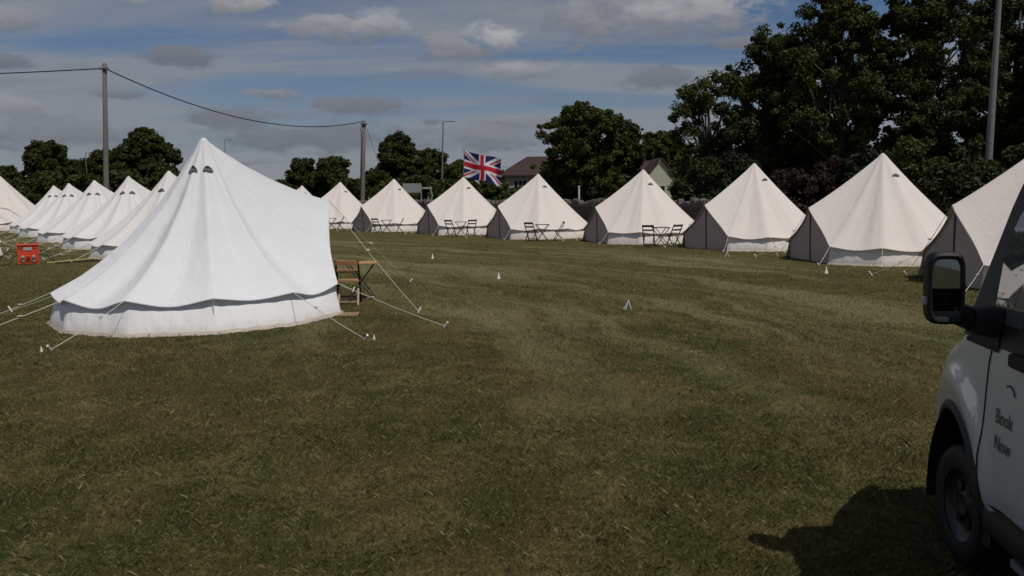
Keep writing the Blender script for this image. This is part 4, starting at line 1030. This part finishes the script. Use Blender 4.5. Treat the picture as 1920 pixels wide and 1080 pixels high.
for sy in (1, -1):
    # lower black cladding between the wheels, with its lip
    def clad(u, v, sy=sy):
        x = .65+AR+.05 + (WX-AR-.05-.65-AR-.05)*u; z = .325 + .185*v; return (lx(x), sy*(halfw(x, z) + .004 + .026*math.sin(math.pi*min(1, .12+v*.95))), z)
    m = MB(); m.grid(clad, 40, 8); m.build('side_cladding', CLAD, van, smooth=True)
    m = MB(); m.bar((lx(1.25), sy*.955, .300), (lx(3.78), sy*.955, .300), .05, .035); m.build('sill_highlight_strip', GALV, van)  # pale strip stands in for the highlight along the sill
    # A pillar / window line
    pil = lambda x: interp(x, [2.0, 3.6, 3.84, 3.98, 4.08, 4.2, 4.32], [2.20, 2.20, 2.15, 2.03, 1.84, 1.56, 1.27])
    m = skin(2.28, 4.36, lambda x: 1.265 - .0*x, lambda x: max(1.27, min(pil(x)+.075, topz_(x)-.02) if x < 3.6 else topz_(x)-.05), .006, 60, 12, sy)
    m.build('window_surround', CLAD, van, smooth=True)
    m = skin(2.36, 3.70, lambda x: 1.36, lambda x: pil(x) - .02, .012, 40, 12, sy); m.build('side_window', VGL, van, smooth=True)
    m = skin(3.77, 4.06, lambda x: 1.38, lambda x: max(1.40, pil(x) - .15), .012, 20, 10, sy); m.build('quarter_window', VGL, van, smooth=True)
    m = MB()
    m.grid(lambda u, v, sy=sy: (lx(3.96 + .35*u), sy*(halfw(4.1, 1.3) + .016), 1.24 + .16*v*(1 - .9*u) + .0*u), 10, 6); m.build('sail_panel', BLACK, van, smooth=True)
    # door seams
    m = MB()
    for xx in (2.34, 4.03):
        m = MB(); m.tube([(lx(xx), sy*(halfw(xx, z)+.0015), z) for z in np.linspace(.53, 1.26, 12)], .004, 4)
        m.build('door_seam', BLACK, van)
    m = MB(); m.box((lx(3.66), sy*(1.0+.022), 1.245), (.24, .05, .065), bev=.015); m.build('door_handle', BLACK, van)
    # mirror
    mr = MB(); mx_, mz_ = 3.97, 1.545
    def mirror_shell(scale, x_off, dep, nn=24):
        out = []
        for j in range(nn):
            a = 2*math.pi*j/nn; cy, cz = math.cos(a), math.sin(a); e_ = .42
            yy = math.copysign(abs(cy)**e_, cy)*.082*scale; zz = math.copysign(abs(cz)**e_, cz)*.172*scale
            out.append((lx(mx_) + x_off + dep, sy*(1.250 + yy + .02*zz), mz_ + zz))
        return out
    rings = [mirror_shell(.80, -.035, 0), mirror_shell(.90, -.040, 0), mirror_shell(.98, -.03, 0), mirror_shell(1.0, .0, 0), mirror_shell(.97, .045, 0), mirror_shell(.82, .08, 0), mirror_shell(.45, .10, 0), mirror_shell(.02, .105, 0)]
    rings = [mirror_shell(.80, -.018, 0)] + rings
    v_ = [p for r_ in rings for p in r_]; f_ = []
    for i in range(len(rings)-1):
        for j in range(24): f_.append((i*24+j, i*24+(j+1) % 24, (i+1)*24+(j+1) % 24, (i+1)*24+j))
    mr.add(v_, f_)
    mr.tube([(lx(mx_)+.03, sy*1.22, mz_-.11), (lx(mx_)+.05, sy*1.06, mz_-.17), (lx(mx_)+.06, sy*.92, mz_-.18)], [.05, .06, .085], 10)
    mr.box((lx(mx_)+.04, sy*1.04, mz_-.16), (.14, .16, .13), bev=.03)
    mo = mr.build('door_mirror', BLACK, van, smooth=True, ang=45)
    gl = MB(); r0 = mirror_shell(.83, -.021, 0)
    up = [(p[0], p[1], p[2]) for p in r0 if p[2] > mz_-.075]; dn = [p for p in r0 if p[2] < mz_-.095]
    up.sort(key=lambda p: math.atan2(p[2]-mz_-.04, p[1]-sy*1.250)); dn.sort(key=lambda p: math.atan2(p[2]-mz_+.12, p[1]-sy*1.250))
    yl = [p[1] for p in r0]; 
    up = [(u_[0], u_[1], u_[2]) for u_ in up]
    gl.add(up, [tuple(range(len(up)))]); g_ = gl.build('mirror_glass', MIRR, mo)
    gl = MB(); gl.add(dn, [tuple(range(len(dn)))]); gl.build('blind_spot_glass', MIRR, mo)
    gl = MB(); gl.box((lx(mx_)+.0, sy*1.336, mz_-.06), (.035, .02, .04), bev=.005); gl.build('indicator', LENS, mo)
    # headlamp
    def hl(u, v, sy=sy):
        x = 4.90 + .34*u; z = .78 + .20*v*(1-.35*u) + .02*u; return (lx(x), sy*(halfw(x, z)+.006), z)
    m = MB(); m.grid(hl, 12, 6); m.build('headlamp', LENS, van, smooth=True)
# windscreen
def ws(u, v):
    x = 3.90 + .46*v; s_ = section(x); zt = s_[-1][1]; ww = s_[KS+KC][0]*.94; y = -ww + 2*ww*u
    z = interp(abs(y), [p[0] for p in s_[::-1]], [p[1] for p in s_[::-1]]); return (lx(x) + .004, y, z + .008)
m = MB(); m.grid(ws, 20, 10); m.build('windscreen', VGL, van, smooth=True)
m = MB(); m.box((lx(XF)-.06, 0, .46), (.24, 1.50, .26), bev=.06); m.box((lx(XF)+.01, 0, .72), (.05, 1.0, .12), bev=.02); m.build('bumper', CLAD, van)
for sy in (1, -1):
    m = MB(); m.box((lx(XR)-.005, sy*.88, 1.2), (.03, .12, .6), bev=.01); m.build('tail_lamp', mat('red_lens', (.3, .01, .01), .2), van)
m = MB(); m.box((lx(XR)-.03, 0, .45), (.14, 1.8, .2), bev=.03); m.build('rear_bumper', CLAD, van)
# lettering
TXT = mat('grey_lettering', (.075, .075, .08), .5)
for word, z in (('Book', .925), ('Now', .80)):
    cu = bpy.data.curves.new('lettering', 'FONT'); cu.body = word; cu.size = .098; cu.extrude = .0008; cu.resolution_u = 4
    tmp = bpy.data.objects.new('lettering_tmp', cu); COL.objects.link(tmp); bpy.context.view_layer.update()
    me = bpy.data.meshes.new_from_object(tmp.evaluated_get(bpy.context.evaluated_depsgraph_get())); bpy.data.objects.remove(tmp)
    me.materials.clear(); me.materials.append(TXT)
    for v in me.vertices:                # x runs towards the rear, letters follow the panel
        X_, Z_ = lx(3.91) - v.co.x*.78, z + v.co.y
        v.co = (X_, halfw(3.91 - v.co.x*.78, Z_) + .005 + v.co.z, Z_)
    lo = link('lettering', me, van)
m = MB(); m.tube([(lx(3.80) - .05*math.cos(a), halfw(3.8, 1.1)+.004, 1.07 + .05*math.sin(a)) for a in np.linspace(.2, 2.2, 10)], .004, 5); m.build('emblem', TXT, van)
